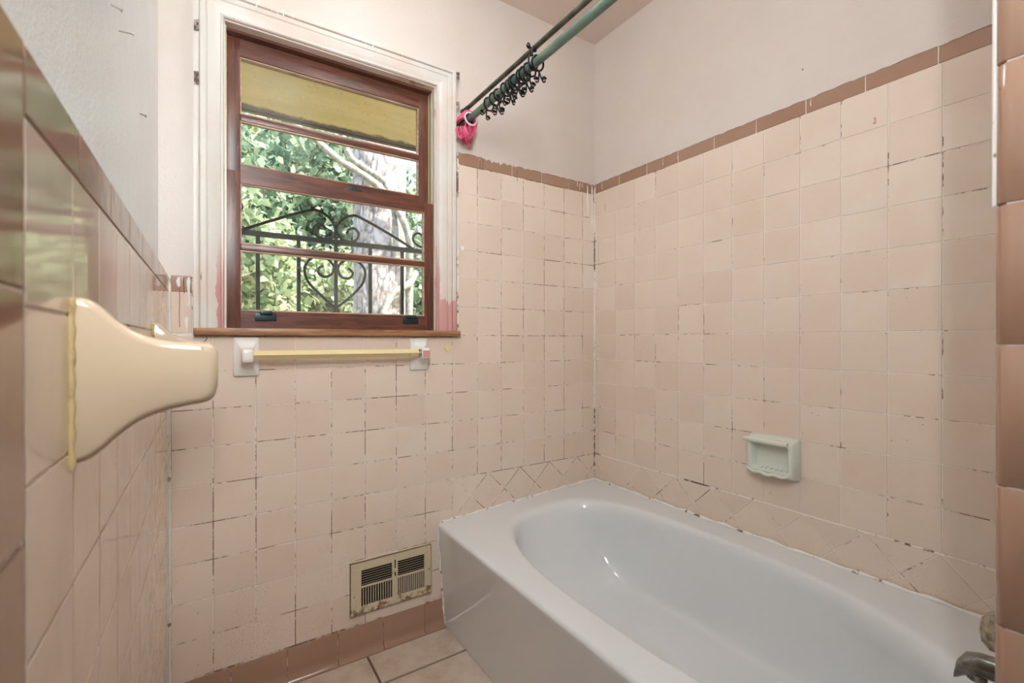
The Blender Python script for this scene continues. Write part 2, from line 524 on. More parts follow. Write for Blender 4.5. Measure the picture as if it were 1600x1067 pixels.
TILE_CACHE = {}
def tile(wall, poly, name='tile', mat='tile', depth=0.010, joint=0.0011, bev=0.0009, tilt=0.0035, proud=0.0):
    """poly: counter-clockwise (a, z). wall: (plane, axis) frames below"""
    parent, frame = wall
    poly = shrink(poly, joint)
    if len(poly) < 3 or area(poly) < 2e-5: return None
    ca = sum(p[0] for p in poly) / len(poly); cz = sum(p[1] for p in poly) / len(poly)
    loc = [(p[0] - ca, p[1] - cz) for p in poly]
    key = (frame, mat, tuple((round(a, 4), round(b, 4)) for a, b in loc), depth, bev)
    me = TILE_CACHE.get(key)
    if me is None:
        inn = shrink(loc, bev)
        mb = MB()
        def P(a, z, d):                      # d: height above the back of the tile
            if frame == 'back': return (a, -d, z)
            if frame == 'right': return (-d, a, z)
            if frame == 'left': return (d, a, z)
            if frame == 'floor': return (a, z, d)
        n = len(loc)
        mb.loft([[P(a, z, 0) for a, z in loc], [P(a, z, depth - bev * 0.7) for a, z in loc], [P(a, z, depth) for a, z in inn]], cap0=False, cap1=True)
        me = mb.mesh(name)
        me.materials.append(M[mat]); me.materials.append(M[mat + '_edge'])
        me.polygons.foreach_set('material_index', [1] * (2 * n) + [0])
        TILE_CACHE[key] = me
    d = depth - proud
    l = {'back': (ca, YB + d, cz), 'right': (XR + d, ca, cz), 'left': (XL - d, ca, cz), 'floor': (ca, cz, -d)}[frame]
    o = link(name, me, M[mat], parent, l)
    r = lambda: random.uniform(-tilt, tilt)
    o.rotation_euler = (r(), r(), r() * 0.6)
    return o

def rect(a0, a1, z0, z1): return [(a0, z0), (a1, z0), (a1, z1), (a0, z1)]
WBK, WRT, WLF, WFL = (wall_back, 'back'), (wall_right, 'right'), (wall_left, 'left'), (floor, 'floor')

# --- window wall
zs = zr(-0.5535)                            # underside of the sill
top_l, top_r = zr(-0.432), row(-1)          # top of the field tile left and right of the window
colx = [k * T for k in range(-9, 8)]
for k in range(-8, 7):
    a0, a1 = max(k * T, XL + 0.002), min((k + 1) * T, XR - 0.002)
    if k == -8: a0 = XL + 0.004
    for r in range(5, 14):
        z1, z0 = row(r), row(r + 1)
        if r == 5: z1 = min(z1, zs) if a0 < CX1 - 0.02 else z1
        if k >= 0 and r >= 10: continue
        tile(WBK, rect(a0, a1, z0, z1))
    if k >= 0:                               # tub surround, right of the window
        for r in range(-1, 5):
            b0 = max(a0, CX1 + 0.008)
            if a1 - b0 > 0.012: tile(WBK, rect(b0, a1, row(r + 1), row(r)))
tile(WBK, rect(XL + 0.004, CX0 - 0.003, row(5), top_l))
# brown cap course
for i in range(5):
    a1 = XR - 0.002 - i * 0.152; a0 = max(a1 - 0.152, CX1 + 0.008)
    if a1 - a0 > 0.02: tile(WBK, rect(a0, a1, top_r, top_r + 0.048), 'trim_tile', 'trim', bev=0.0016)
tile(WBK, rect(XL + 0.004, CX0 - 0.003, top_l, top_l + 0.048), 'trim_tile', 'trim', bev=0.0016)
# diamond course above the tub
D = T * math.sqrt(2)
ZD1, ZD0 = row(10), zr(-1.262)
def diamonds(wall, a0, a1, first):
    k0 = int((a0 - first) / D) - 2
    for k in range(k0, k0 + int((a1 - a0) / D) + 5):
        for cx, cz in ((first + k * D, ZD1 - D / 2), (first + (k + .5) * D, ZD1), (first + (k + .5) * D, ZD1 - D)):
            p = [(cx, cz - D / 2), (cx + D / 2, cz), (cx, cz + D / 2), (cx - D / 2, cz)]
            p = clip(p, a0, a1, ZD0, ZD1)
            if len(p) >= 3 and area(p) > 1.5e-4:
                q = []
                for v in p:
                    if not q or (Vector(v) - Vector(q[-1])).length > 1e-4: q.append(v)
                if (Vector(q[0]) - Vector(q[-1])).length < 1e-4: q.pop()
                if len(q) >= 3: tile(wall, q, 'diamond_tile')
diamonds(WBK, 0.0, XR - 0.002, D * 0.5 - 0.075)
# --- wall along the tub
j0 = -0.0246
for c in range(-1, 13):
    a1, a0 = j0 - c * T, j0 - (c + 1) * T
    if c == -1: a1 = -0.003
    a0 = max(a0, PY + 0.003)
    for r in range(-1, 10):
        tile(WRT, rect(a0, a1, row(r + 1) + 0.0035, row(r) + 0.0035))
for i in range(10):
    a1 = -0.004 - i * 0.152; a0 = max(a1 - 0.152, PY + 0.003)
    if a1 - a0 > 0.01: tile(WRT, rect(a0, a1, top_r + 0.0035, top_r + 0.050), 'trim_tile', 'trim', bev=0.0016)
diamonds(WRT, PY + 0.003, -0.003, -0.9155)
# --- left wall
LY0 = -1.2125
lines = [-0.004] + [-1.094 + k * T for k in range(9, -1, -1)] + [LY0]
lines = sorted(set(lines), reverse=True)
for i in range(len(lines) - 1):
    a1, a0 = lines[i], lines[i + 1]
    for r in range(4, 14):
        tile(WLF, rect(a0, a1, row(r + 1), row(r) if r > 4 else top_l), tilt=0.0022)
for i in range(9):
    a1 = -0.004 - i * 0.152; a0 = max(a1 - 0.152, LY0)
    if a1 - a0 > 0.01: tile(WLF, rect(a0, a1, top_l, top_l + 0.046), 'trim_tile', 'trim', bev=0.0016, tilt=0.0022)
for i in range(9):
    z1 = top_l + 0.046 - i * 0.152; z0 = max(z1 - 0.152, 0.01)
    tile(WLF, rect(LY0 - 0.05, LY0, z0, z1), 'trim_tile', 'trim', bev=0.0016, tilt=0.0022)
# --- grout beds the tiles are set in
g = MB()
g.box(XL - PL_L, XR + PL, 0.0013, PL, 0.0, zs); g.box(CX1 + 0.004, XR + PL, 0.0013, PL, zs, top_r + 0.046)
g.box(XL - PL_L, CX0 - 0.002, 0.0013, PL, zs, top_l + 0.046)
g.build('grout_bed', M['grout'], wall_back)
MB().box(XR + 0.0013, XR + PL, PY + 0.001, 0.0015, 0.3, top_r + 0.048).build('grout_bed', M['grout'], wall_right)
MB().box(XL - PL_L, XL - 0.0013, LY0 - 0.049, 0.0015, 0.0, top_l + 0.044).build('grout_bed', M['grout'], wall_left)
# pale bead running down the inner corner
MB().tube([(XL + 0.001, -0.0005, z_) for z_ in np.linspace(0.1, top_l, 14)], 0.0035, 6).build('corner_bead', M['caulk'], wall_left, 60)
MB().tube([(XR - 0.001, -0.001, z_) for z_ in np.linspace(zr(-1.22), top_r + 0.04, 14)], 0.0028, 6).build('corner_grout', M['grout'], wall_back, 60)

# --- cove base tiles
def cove(parent, a0, a1, along, sign_face):
    prof = [(0.0, 0.0), (0.022, 0.0), (0.022, 0.004), (0.012, 0.009), (0.0055, 0.018), (0.0035, 0.032), (0.003, 0.100), (0.0, 0.1045)]
    mb = MB(); j = 0.0009
    rings = []
    for a in (a0 + j, a1 - j):
        ring = []
        for d, z_ in prof:
            ring.append((a, YB - d, z_) if along == 'x' else (XL + d, a, z_))
        rings.append(ring)
    mb.loft(rings, cap0=True, cap1=True)
    return mb.build('base_tile', M['trim'], parent, 40)
for i in range(6):
    a1 = -0.035 if i == 0 else -0.115 - (i - 1) * 0.152
    a0 = -0.115 - i * 0.152
    a0 = max(a0, XL + 0.004)
    if a1 - a0 > 0.02: cove(wall_back, a0, a1, 'x', -1)
for i in range(8):
    a1 = -0.024 - i * 0.152; cove(wall_left, a1 - 0.152, a1, 'y', 1)

# --- floor tiles
for i in range(-2, 2):
    for j in range(-1, 8):
        a0 = max(-0.3266 + i * 0.33, XL + 0.001); a1 = min(-0.3266 + (i + 1) * 0.33, 0.74)
        b1 = min(-0.171 - j * 0.33, -0.001); b0 = max(-0.171 - (j + 1) * 0.33, YF)
        if a1 - a0 > 0.02 and b1 - b0 > 0.02 and not (a0 > -0.03 and b1 > -1.7):
            a1 = min(a1, 0.0) if b1 > -1.7 else a1
            tile(WFL, rect(a0, a1, b0, b1), 'floor_tile', 'floor', depth=0.008, joint=0.0028, bev=0.002, tilt=0.0008, proud=0.0)

# --- rounded brown edge tiles on the partition end
ROUND = [(PX - 0.010, PY - 0.060)] + [(PX - 0.010 + 0.013 * (1 - math.cos(t)), PY - 0.005 + 0.013 * math.sin(t)) for t in np.linspace(0, math.pi / 2, 7)] + [(PX + 0.045, PY + 0.008), (PX + 0.045, PY), (PX, PY), (PX, PY - 0.060)]
i = 0
zz = zr(-0.573) - 7 * 0.1525
while zz < CEIL - 0.01:
    z0, z1 = max(zz, 0.0), min(zz + 0.1525, CEIL - 0.001)
    if z1 - z0 > 0.03:
        c = Vector((sum(p[0] for p in ROUND) / len(ROUND), sum(p[1] for p in ROUND) / len(ROUND)))
        rings = []
        for z_, s_ in ((z0 + 0.0006, 0.0012), (z0 + 0.002, 0.0), (z1 - 0.002, 0.0), (z1 - 0.0006, 0.0012)):
            rings.append([(x_ + (s_ if x_ < PX else 0), y_ - (s_ if y_ > PY else 0), z_) for x_, y_ in ROUND])
        MB().loft(rings, cap0=True, cap1=True).build('edge_tile', M['trim'], wall_part, 50)
    zz += 0.1525
MB().tube([(PX + 0.0005, PY + 0.0085, z_) for z_ in np.linspace(zr(-0.42), CEIL - .002, 8)], 0.0025, 6).build('paint_ridge', M['caulk'], wall_part, 60)
MB().box(PX - 0.0085, PX, PY - 0.058, PY - 0.002, 0.0, CEIL - 0.002).build('grout_bed', M['caulk'], wall_part)

# ================================================================== WINDOW
win = tag(empty('window_1', (-0.40, 0.05, WZ0)), 'double hung window with dark red brown sashes above the towel bar', 'window', kind='structure')
PROF = [(0.0, 0.0), (0.0, 0.011), (0.003, 0.0145), (0.007, 0.0145), (0.010, 0.011), (0.013, 0.012), (0.026, 0.0165), (0.040, 0.018), (0.043, 0.0155), (0.046, 0.0185), (0.058, 0.0195), (0.060, 0.017), (0.062, 0.0235), (0.066, 0.0255), (0.075, 0.0245), (0.075, 0.0)]
def casing(kind):
    rings = []
    if kind == 'head':
        for side in (0, 1):
            rings.append([((WX0 - s) if side == 0 else (WX1 + s), PL - d, WZ1 + s) for s, d in PROF])
    else:
        for top in (0, 1):
            ring = []
            for s, d in PROF:
                x_ = WX0 - s if kind == 'left' else WX1 + s
                ring.append((x_, PL - d, (WZ1 + s) if top else WZ0))
            rings.append(ring)
    return MB().loft(rings, cap0=True, cap1=True).build('casing_board', M['trim_paint'], win, 35)
for kd in ('left', 'head', 'right'): casing(kd)
# sill
MB().box(CX0, CX1 + 0.008, -0.022, 0.028, WZ0 - 0.0215, WZ0, 0.003).build('window_sill', M['sill'], win, 40)
MB().box(WX0 + .0005, WX1 - .0005, 0.028, 0.16, WZ0 - 0.019, WZ0 - 0.001).build('outer_sill', M['sash_h'], win)
# reveal and stops
MB().box(WX0, WX0 + 0.003, PL, 0.114, WZ0, WZ1).build('jamb_liner', M['reveal'], win)
MB().box(WX1 - 0.003, WX1, PL, 0.114, WZ0, WZ1).build('jamb_liner', M['reveal'], win)
MB().box(WX0, WX1, PL - .003, 0.040, WZ1 - 0.004, WZ1).build('head_stop', M['reveal'], win)
MB().box(WX0 + .003, WX1 - .003, 0.040, 0.114, WZ1 - 0.012, WZ1).build('head_jamb', M['sash_h'], win)
for xx, s_ in ((WX0 + 0.003, 1), (WX1 - 0.003, -1)):
    MB().box(xx, xx + s_ * 0.003, 0.016, 0.021, WZ0, WZ1 - 0.013).build('track', M['track'], win)
    MB().box(xx, xx + s_ * 0.004, 0.040, 0.058, zr(-0.05), WZ1 - 0.013).build('track', M['track'], win)
    MB().box(xx, xx + s_ * 0.006, 0.0585, 0.062, zr(-0.05), WZ1 - 0.013).build('track', M['track_y'], win)

def sash(name, xa, xb, za, zb, ya, yb, stile, rail_b, rail_t, munt, mw):
    gx0, gx1, gz0, gz1 = xa + stile, xb - stile, za + rail_b, zb - rail_t
    mb = MB()
    mb.box(xa, gx0, ya, yb, za, zb, 0.0012); mb.box(gx1, xb, ya, yb, za, zb, 0.0012)
    s = mb.build(name, M['sash'], win, 40)
    MB().box(gx0 + .0002, gx1 - .0002, ya + .0005, yb - .0005, za, gz0).build('bottom_rail', M['sash_h'], s)
    MB().box(gx0 + .0002, gx1 - .0002, ya + .0005, yb - .0005, gz1, zb).build('top_rail', M['sash_h'], s)
    MB().box(gx0, gx1, ya + .002, yb - .004, munt - mw / 2, munt + mw / 2, 0.004).build('muntin', M['sash_h'], s, 40)
    ym = (ya + yb) / 2 + 0.002
    for z0_, z1_ in ((gz0, munt - mw / 2), (munt + mw / 2, gz1)):
        MB().box(gx0 - .001, gx1 + .001, ym - .0012, ym + .0012, z0_ - .001, z1_ + .001).build('window_pane', M['glass'], s)
        for (p0, p1) in (((gx0, z1_), (gx1, z1_)), ((gx0, z0_), (gx1, z0_))):
            sg = -1 if p0[1] == z1_ else 1
            MB().box(gx0, gx1, ya + .005, ym - .0012, p0[1], p0[1] + sg * 0.0045).build('glazing_bead', M['bead'], s)
        for xx, sg in ((gx0, 1), (gx1, -1)):
            MB().box(xx, xx + sg * 0.0035, ya + .006, ym - .0012, z0_ + .0046, z1_ - .0046).build('glazing_bead', M['bead'], s)
    return s
lower = sash('lower_sash', WX0 + 0.0035, WX1 - 0.0035 + .004, zr(-0.5305), zr(-0.0555), 0.022, 0.055, 0.039, 0.053, 0.034, zr(-0.283), 0.019)
upper = sash('upper_sash', WX0 + 0.008, WX1 - 0.008, zr(-0.060), zr(0.370), 0.064, 0.097, 0.036, 0.040, 0.054, zr(0.1275), 0.020)
# lifts and lock
M['teal'] = MT('dark_teal_metal', 0.4, srgb(40, 56, 58), 0.5).m
for cx in (-0.628, -0.158):
    mb = MB(); zc = zr(-0.487)
    mb.box(cx - 0.030, cx + 0.030, 0.0185, 0.0222, zc - 0.020, zc + 0.004, 0.001)
    mb.box(cx - 0.017, cx + 0.017, 0.008, 0.0195, zc + 0.000, zc + 0.011, 0.002)
    mb.build('sash_lift', M['teal'], lower, 40)
MB().box(-0.385, -0.330, 0.028, 0.052, zr(-0.0556), zr(-0.046), .002).box(-.368, -.345, .030, .048, zr(-.047), zr(-.038), .003).build('sash_lock', M['teal'], lower, 40)

# ================================================================== TUB
tub = tag(empty('bathtub', (0.33, -0.74, 0.0)), 'white enamelled alcove bathtub with flat apron below the pink tiles', 'bathtub')
TX0, TX1, TY0, TY1 = -0.062, XR - 0.003, PY + 0.010, -0.004
TCX, TCY = 0.325, -0.755
def rim_z(x_): return zr(-1.250) + (x_ - TX0) / (TX1 - TX0) * 0.040
NS = 40
def perim():
    """matched parameters: four sides, corner to corner, starting at the (x0, y0) corner"""
    out = []
    for s in range(4):
        for k in range(NS): out.append((s, k / NS))
    return out
PAR = perim()
def rect_ring(x0, x1, y0, y1, z=None, fz=None):
    R = []
    for s, t in PAR:
        t2 = t
        if s == 0: p = (x0 + (x1 - x0) * t2, y0)
        elif s == 1: p = (x1, y0 + (y1 - y0) * t2)
        elif s == 2: p = (x1 - (x1 - x0) * t2, y1)
        else: p = (x0, y1 - (y1 - y0) * t2)
        R.append((p[0], p[1], z if fz is None else fz(*p)))
    return R
def oval_ring(cx, cy, ax, ay0, ay1, ex, z=None, fz=None):
    """superellipse; ex = exponents of the quadrants (left near, right near, right far, left far)"""
    R = []
    for s, t in PAR:
        if s == 0: ang = math.radians(-135 + 90 * t)
        elif s == 1: ang = math.radians(-45 + 90 * t)
        elif s == 2: ang = math.radians(45 + 90 * t)
        else: ang = math.radians(135 + 90 * t)
        c, sn = math.cos(ang), math.sin(ang)
        q = 0 if (c < 0 and sn < 0) else 1 if (c >= 0 and sn < 0) else 2 if c >= 0 else 3
        # blend exponents near the axes so the outline stays smooth
        n = ex[q]
        ay = ay1 if sn >= 0 else ay0
        r = (abs(c) ** n + abs(sn) ** n) ** (-1 / n)
        x_, y_ = cx + ax * r * c, cy + ay * r * sn
        R.append((x_, y_, z if fz is None else fz(x_, y_)))
    return R
EX = (2.5, 2.15, 3.2, 2.6)
mb = MB()
rings = [rect_ring(TX0 + 0.031, TX1, TY0, TY1, 0.001)]
rings.append(rect_ring(TX0 + 0.029, TX1, TY0, TY1, 0.03))
rings.append(rect_ring(TX0 + 0.005, TX1, TY0, TY1, None, lambda x_, y_: rim_z(x_) - 0.030))
R_ = 0.013
for a in np.linspace(0, math.pi / 2, 6):
    rings.append(rect_ring(TX0 + R_ * (1 - math.cos(a)), TX1 - 0.0005, TY0 + 0.0005, TY1 - 0.0005, None, lambda x_, y_, a=a: rim_z(x_) - R_ * (1 - math.sin(a))))
AX, A0, A1 = 0.297, 0.655, 0.635
for dz, g in ((0.0005, 1.05), (0.0, 1.025), (-0.002, 1.0), (-0.006, 0.985), (-0.013, 0.972), (-0.024, 0.962), (-0.045, 0.95)):
    rings.append(oval_ring(TCX, TCY, AX * g, A0 * g, A1 * g, EX, None, lambda x_, y_, dz=dz: rim_z(x_) + dz))
ZB = zr(-1.495)
top_g, bx, by0, by1, bcx = 0.95, 0.222, 0.540, 0.370, 0.322
for t in (0.15, 0.3, 0.45, 0.6, 0.72, 0.82, 0.90, 0.95, 0.98, 1.0):
    # straight wall, then a rounded foot
    w = t
    foot = max(0.0, (t - 0.6) / 0.4)
    inset = 0.55 * t + 0.45 * (1 - math.sqrt(max(0, 1 - foot * foot)))
    ax = AX * top_g * (1 - inset) + bx * inset
    a0 = A0 * top_g * (1 - inset) + by0 * inset
    a1 = A1 * top_g * (1 - inset) + by1 * inset
    ex = tuple(e * (1 - t) + b_ * t for e, b_ in zip(EX, (4.0, 4.0, 7.0, 4.5)))
    cx = TCX * (1 - t) + bcx * t
    zdrop = math.sin(min(t, 1) * math.pi / 2) if t > 0.9 else t
    rings.append(oval_ring(cx, TCY, ax, a0, a1, ex, None, lambda x_, y_, t=t: (rim_z(x_) - 0.045) * (1 - t) + ZB * t))
for g in (0.92, 0.75, 0.5, 0.25, 0.04):
    rings.append(oval_ring(bcx, TCY, bx * g, by0 * g, by1 * g, (4.0, 4.0, 7.0, 4.5), ZB - 0.004 * (1 - g)))
mb.loft(rings, cap1=True)
mb.build('tub_body', M['tub'], tub, 50)
# caulk lines
cz = lambda x_: rim_z(x_) + 0.001
pts = [(x_, TY1 + .001, cz(x_) + 0.0015 * math.sin(x_ * 60)) for x_ in np.linspace(TX0 + 0.012, TX1 - 0.004, 60)]
MB().tube(pts, [0.0042 + 0.0014 * math.sin(i * 1.7) for i in range(60)], 7).build('caulk_bead', M['caulk'], tub, 60)
pts = [(TX1 - .005, y_, cz(TX1) + 0.0015 * math.sin(y_ * 45)) for y_ in np.linspace(TY1 - .004, TY0 + 0.004, 90)]
MB().tube(pts, [0.0055 + 0.0018 * math.sin(i * 1.3) for i in range(90)], 7).build('caulk_bead', M['caulk'], tub, 60)
pts = [(TX0 + 0.029 * (1 - t) + 0.002 * math.sin(t * 30) * 0.6, TY1 + .001, 0.004 + (rim_z(TX0) - 0.01) * t) for t in np.linspace(0, 1, 40)]
MB().tube(pts, [0.0035 + 0.0012 * math.sin(i * 2.1) for i in range(40)], 7).build('caulk_bead', M['caulk'], tub, 60)

# ================================================================== AIR REGISTER
VX0, VX1, VZ0, VZ1 = -0.381, -0.091, zr(-1.494), zr(-1.3165)
vent = tag(empty('air_register', ((VX0 + VX1) / 2, -0.004, VZ0)), 'rusty cream metal air register low on the tiled wall beside the tub', 'vent')
xm = (VX0 + VX1) / 2 + 0.008
ox = [(VX0 + 0.036, xm - 0.010), (xm + 0.010, VX1 - 0.027)]
ztop, zmid1, zmid0, zbot = VZ1 - 0.030, zr(-1.400), zr(-1.406), VZ0 + 0.026
fy0, fy1 = -0.013, -0.009
fr = MB()
fr.box(VX0, ox[0][0], fy0, fy1, VZ0, VZ1); fr.box(ox[1][1], VX1, fy0, fy1, VZ0, VZ1)
fr.box(ox[0][1], ox[1][0], fy0, fy1, VZ0, VZ1)
for a, b in ox:
    fr.box(a, b, fy0, fy1, ztop, VZ1); fr.box(a, b, fy0, fy1, VZ0, zbot); fr.box(a, b, fy0, fy1, zmid0, zmid1)
for a in ((VX0, VX0 + .0015, VZ0, VZ1), (VX1 - .0015, VX1, VZ0, VZ1)): fr.box(a[0], a[1], fy0, -0.0012, a[2], a[3])
for a in ((VZ0, VZ0 + .0015), (VZ1 - .0015, VZ1)): fr.box(VX0, VX1, fy0, -0.0012, a[0], a[1])
fr.build('register_frame', M['vent'], vent)
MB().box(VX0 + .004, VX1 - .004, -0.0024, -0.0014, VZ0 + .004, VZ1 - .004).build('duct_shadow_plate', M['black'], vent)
MB().box(ox[1][0] - .003, ox[1][1] + .003, -0.0062, -0.0052, zbot - .003, zmid0 + .003).build('damper_flap', M['damper'], vent)
for a, b in ox:
    for i in range(6):
        z_ = ztop - (i + 0.9) * (ztop - zmid1) / 6.6
        MB().add([(a, -0.0125, z_ + .0012), (b, -0.0125, z_ + .0012), (b, -0.0125, z_), (a, -0.0125, z_), (a, -0.0075, z_ - .0022), (b, -0.0075, z_ - .0022), (b, -.0075, z_ - .001), (a, -.0075, z_ - .001)],
                 [(0, 1, 2, 3), (3, 2, 5, 4), (4, 5, 6, 7), (7, 6, 1, 0), (0, 3, 4, 7), (1, 6, 5, 2)]).build('louvre_slat', M['vent'], vent)
    for i in range(12):
        x_ = a + (i + 0.85) * (b - a) / 12.6
        MB().box(x_ - .0011, x_ + .0011, -0.0125, -0.0072, zbot, zmid0).build('louvre_fin', M['vent'], vent)
MB().box(xm - .002, xm + .002, -0.0135, -0.0128, zmid1 + 0.004, VZ1 - 0.022).build('lever_slot', M['black'], vent)
MB().lathe([(0.0045, 0.0), (0.0045, 0.006), (0.007, 0.008), (0.007, 0.012), (0.004, 0.014)], (xm, -0.013, zr(-1.372)), (0, -1, 0), 12).build('lever_knob', M['vent'], vent, 40)
for x_, z_ in ((VX0 + .012, zr(-1.43)), (VX1 - .010, zr(-1.405))):
    MB().lathe([(0.0042, 0), (0.0042, .0012), (0.002, .0022)], (x_, -0.013, z_), (0, -1, 0), 10).build('screw', M['rust'], vent, 40)

# ================================================================== TOWEL BAR
bar_t = tag(empty('towel_bar', (-0.41, 0.0, zr(-0.616))), 'ivory square towel bar on two white ceramic posts under the window', 'towel bar')
def sq_ring(cx, cz, hw, hh, y, b):
    return [(cx + sx * (hw - bx_), y, cz + sz * (hh - bz_)) for sx, sz, bx_, bz_ in
            ((-1, -1, b, 0), (1, -1, b, 0), (1, -1, 0, b), (1, 1, 0, b), (1, 1, b, 0), (-1, 1, b, 0), (-1, 1, 0, b), (-1, -1, 0, b))]
def post(cx):
    c = zr(-0.6165); mb = MB()
    rr = [(0.0342, 0.0582, -0.0005, .004), (0.0342, 0.0582, -0.006, .004), (0.0325, 0.0565, -0.009, .004), (0.027, 0.046, -0.013, .004), (0.0205, 0.033, -0.022, .004),
          (0.0155, 0.024, -0.034, .004), (0.0145, 0.0205, -0.046, .004), (0.0145, 0.0195, -0.066, .004), (0.0125, 0.0175, -0.071, .005), (0.006, 0.009, -0.0725, .003)]
    mb.loft([sq_ring(cx, c + (0.004 if y_ < -.03 else 0), hw, hh, y_, b) for hw, hh, y_, b in rr], cap0=True, cap1=True)
    return mb.build('post', M['ceramic'], bar_t, 50)
post(-0.682); post(-0.135)
cy, cz_, s = -0.055, zr(-0.611), 0.0132
mb = MB()
q = [(0, s), (s * .12, s * .88), (s, 0), (0, -s), (-s, 0), (-s * .12, s * .88)]
mb.loft([[(x_, cy + a, cz_ + b) for a, b in q] for x_ in (-0.672, -0.147)], cap0=True, cap1=True)
mb.build('bar', M['bar'], bar_t)
MB().box(-0.158, -0.1495, cy - .0125, cy + .0125, cz_ - .0125, cz_ + .0125, .002).build('rusty_ferrule', M['rust'], bar_t, 40)
mb = MB(); mb.box(-0.1475, -0.121, -0.0738, -0.0722, cz_ - .014, cz_ + .008, .0006)
mb.build('pink_paint_blotch', M['paint_pink'], bar_t)

# ================================================================== LEFT WALL BRACKETS
def bracket(yc, label):
    o = empty('ceramic_bracket', (XL + 0.0005, yc, zr(-0.60)))
    tag(o, label, 'bracket', 'ceramic brackets on the left wall')
    top = crom([(0.0, -0.5335), (0.010, -0.5345), (0.020, -0.542), (0.032, -0.553), (0.047, -0.562), (0.066, -0.568), (0.086, -0.5705), (0.097, -0.5725), (0.1025, -0.578)], 4)if False else None
    up = [(0.0, -0.5330), (0.009, -0.5340), (0.017, -0.5400), (0.028, -0.5520), (0.042, -0.5620), (0.060, -0.5680), (0.080, -0.5700), (0.0915, -0.5710), (0.0970, -0.5735), (0.1000, -0.5790)]
    lo = [(0.0995, -0.6090), (0.0970, -0.6185), (0.0910, -0.6235), (0.078, -0.6260), (0.062, -0.6290), (0.046, -0.6350), (0.033, -0.6440), (0.022, -0.6550), (0.012, -0.6640), (0.0, -0.6680)]
    U = crom([(a, b, 0) for a, b in up], 3); L = crom([(a, b, 0) for a, b in lo], 3)
    P = [(p.x, p.y) for p in U] + [(p.x, p.y) for p in L]
    th, bv = 0.0165, 0.006
    PP = list(reversed(P))                       # counter-clockwise
    cx = 0.045; czz = -0.600
    def sc(p, k):                                # pull towards the spine for the rounded edges
        dx = 0 if p[0] < 0.001 else -k * (1 if p[0] > 0.09 else 0.25)
        dz = k if p[1] < czz else -k
        return (max(p[0] + dx, 0), p[1] + dz)
    rings = []
    for y_, k in ((-th, 0.006), (-th + .0012, 0.0030), (-th + .0035, 0.0010), (-th + bv, 0.0), (th - bv, 0.0), (th - .0035, .001), (th - .0012, .003), (th, 0.006)):
        rings.append([(XL + .0005 + sc(p, k)[0], yc + y_, Z0 + sc(p, k)[1]) for p in PP])
    mb = MB(); mb.loft(rings, cap0=True, cap1=True)
    mb.build('bracket_body', M['cream'], o, 40)
    mb = MB()
    loop = [(XL + .0015, yc - th - .0005, zr(-0.536)), (XL + .0015, yc - th - .0005, zr(-0.668)), (XL + .0015, yc, zr(-0.672)), (XL + .0015, yc + th, zr(-0.668))]
    pts = crom([(XL + .001, yc - th, zr(a)) for a in np.linspace(-0.534, -0.672, 12)], 2)
    mb.tube(pts, [0.0030 + 0.0007 * math.sin(i * 1.9) for i in range(len(pts))], 6)
    mb.build('caulk_line', M['ycaulk'], o, 60)
    return o
bracket(-1.090, 'large cream ceramic bracket jutting from the left wall nearest the camera')
bracket(-0.440, 'second cream ceramic bracket on the left wall, farther off towards the window')

# ================================================================== SOAP DISH
SY0, SY1, SZ0, SZ1 = -0.903, -0.751, zr(-0.997), zr(-0.868)
dish = tag(empty('soap_dish', (XR, (SY0 + SY1) / 2, SZ0)), 'pale greenish white ceramic soap dish on the tiled wall above the tub', 'soap dish')
bm = bmesh.new()
# shell: outer box open to the room, hollowed
dp = 0.040
def sd_ring(y0_, y1_, z0_, z1_, x_, b, lip=0.0):
    P = []
    for sy, sz, by_, bz_ in ((-1, -1, b, 0), (1, -1, b, 0), (1, -1, 0, b), (1, 1, 0, b), (1, 1, b, 0), (-1, 1, b, 0), (-1, 1, 0, b), (-1, -1, 0, b)):
        yy = (y0_ if sy < 0 else y1_); yy += by_ if sy < 0 else -by_
        zz_ = (z0_ if sz < 0 else z1_); zz_ += bz_ if sz < 0 else -bz_
        P.append((x_, yy, zz_))
    return P
bm.free()
rings = [sd_ring(SY0, SY1, SZ0, SZ1, XR - .0005, .004), sd_ring(SY0, SY1, SZ0, SZ1, XR - .006, .004), sd_ring(SY0 + .004, SY1 - .004, SZ0 + .006, SZ1 - .010, XR - dp + .004, .006),
         sd_ring(SY0 + .007, SY1 - .007, SZ0 + .009, SZ1 - .013, XR - dp, .006), sd_ring(SY0 + .016, SY1 - .016, SZ0 + .020, SZ1 - .022, XR - dp, .008),
         sd_ring(SY0 + .020, SY1 - .020, SZ0 + .023, SZ1 - .026, XR - dp + .005, .008), sd_ring(SY0 + .024, SY1 - .024, SZ0 + .026, SZ1 - .030, XR - .012, .010),
         sd_ring(SY0 + .034, SY1 - .034, SZ0 + .036, SZ1 - .038, XR - .006, .006)]
MB().loft(rings, cap0=True, cap1=True).build('dish_body', M['greenish'], dish, 45)
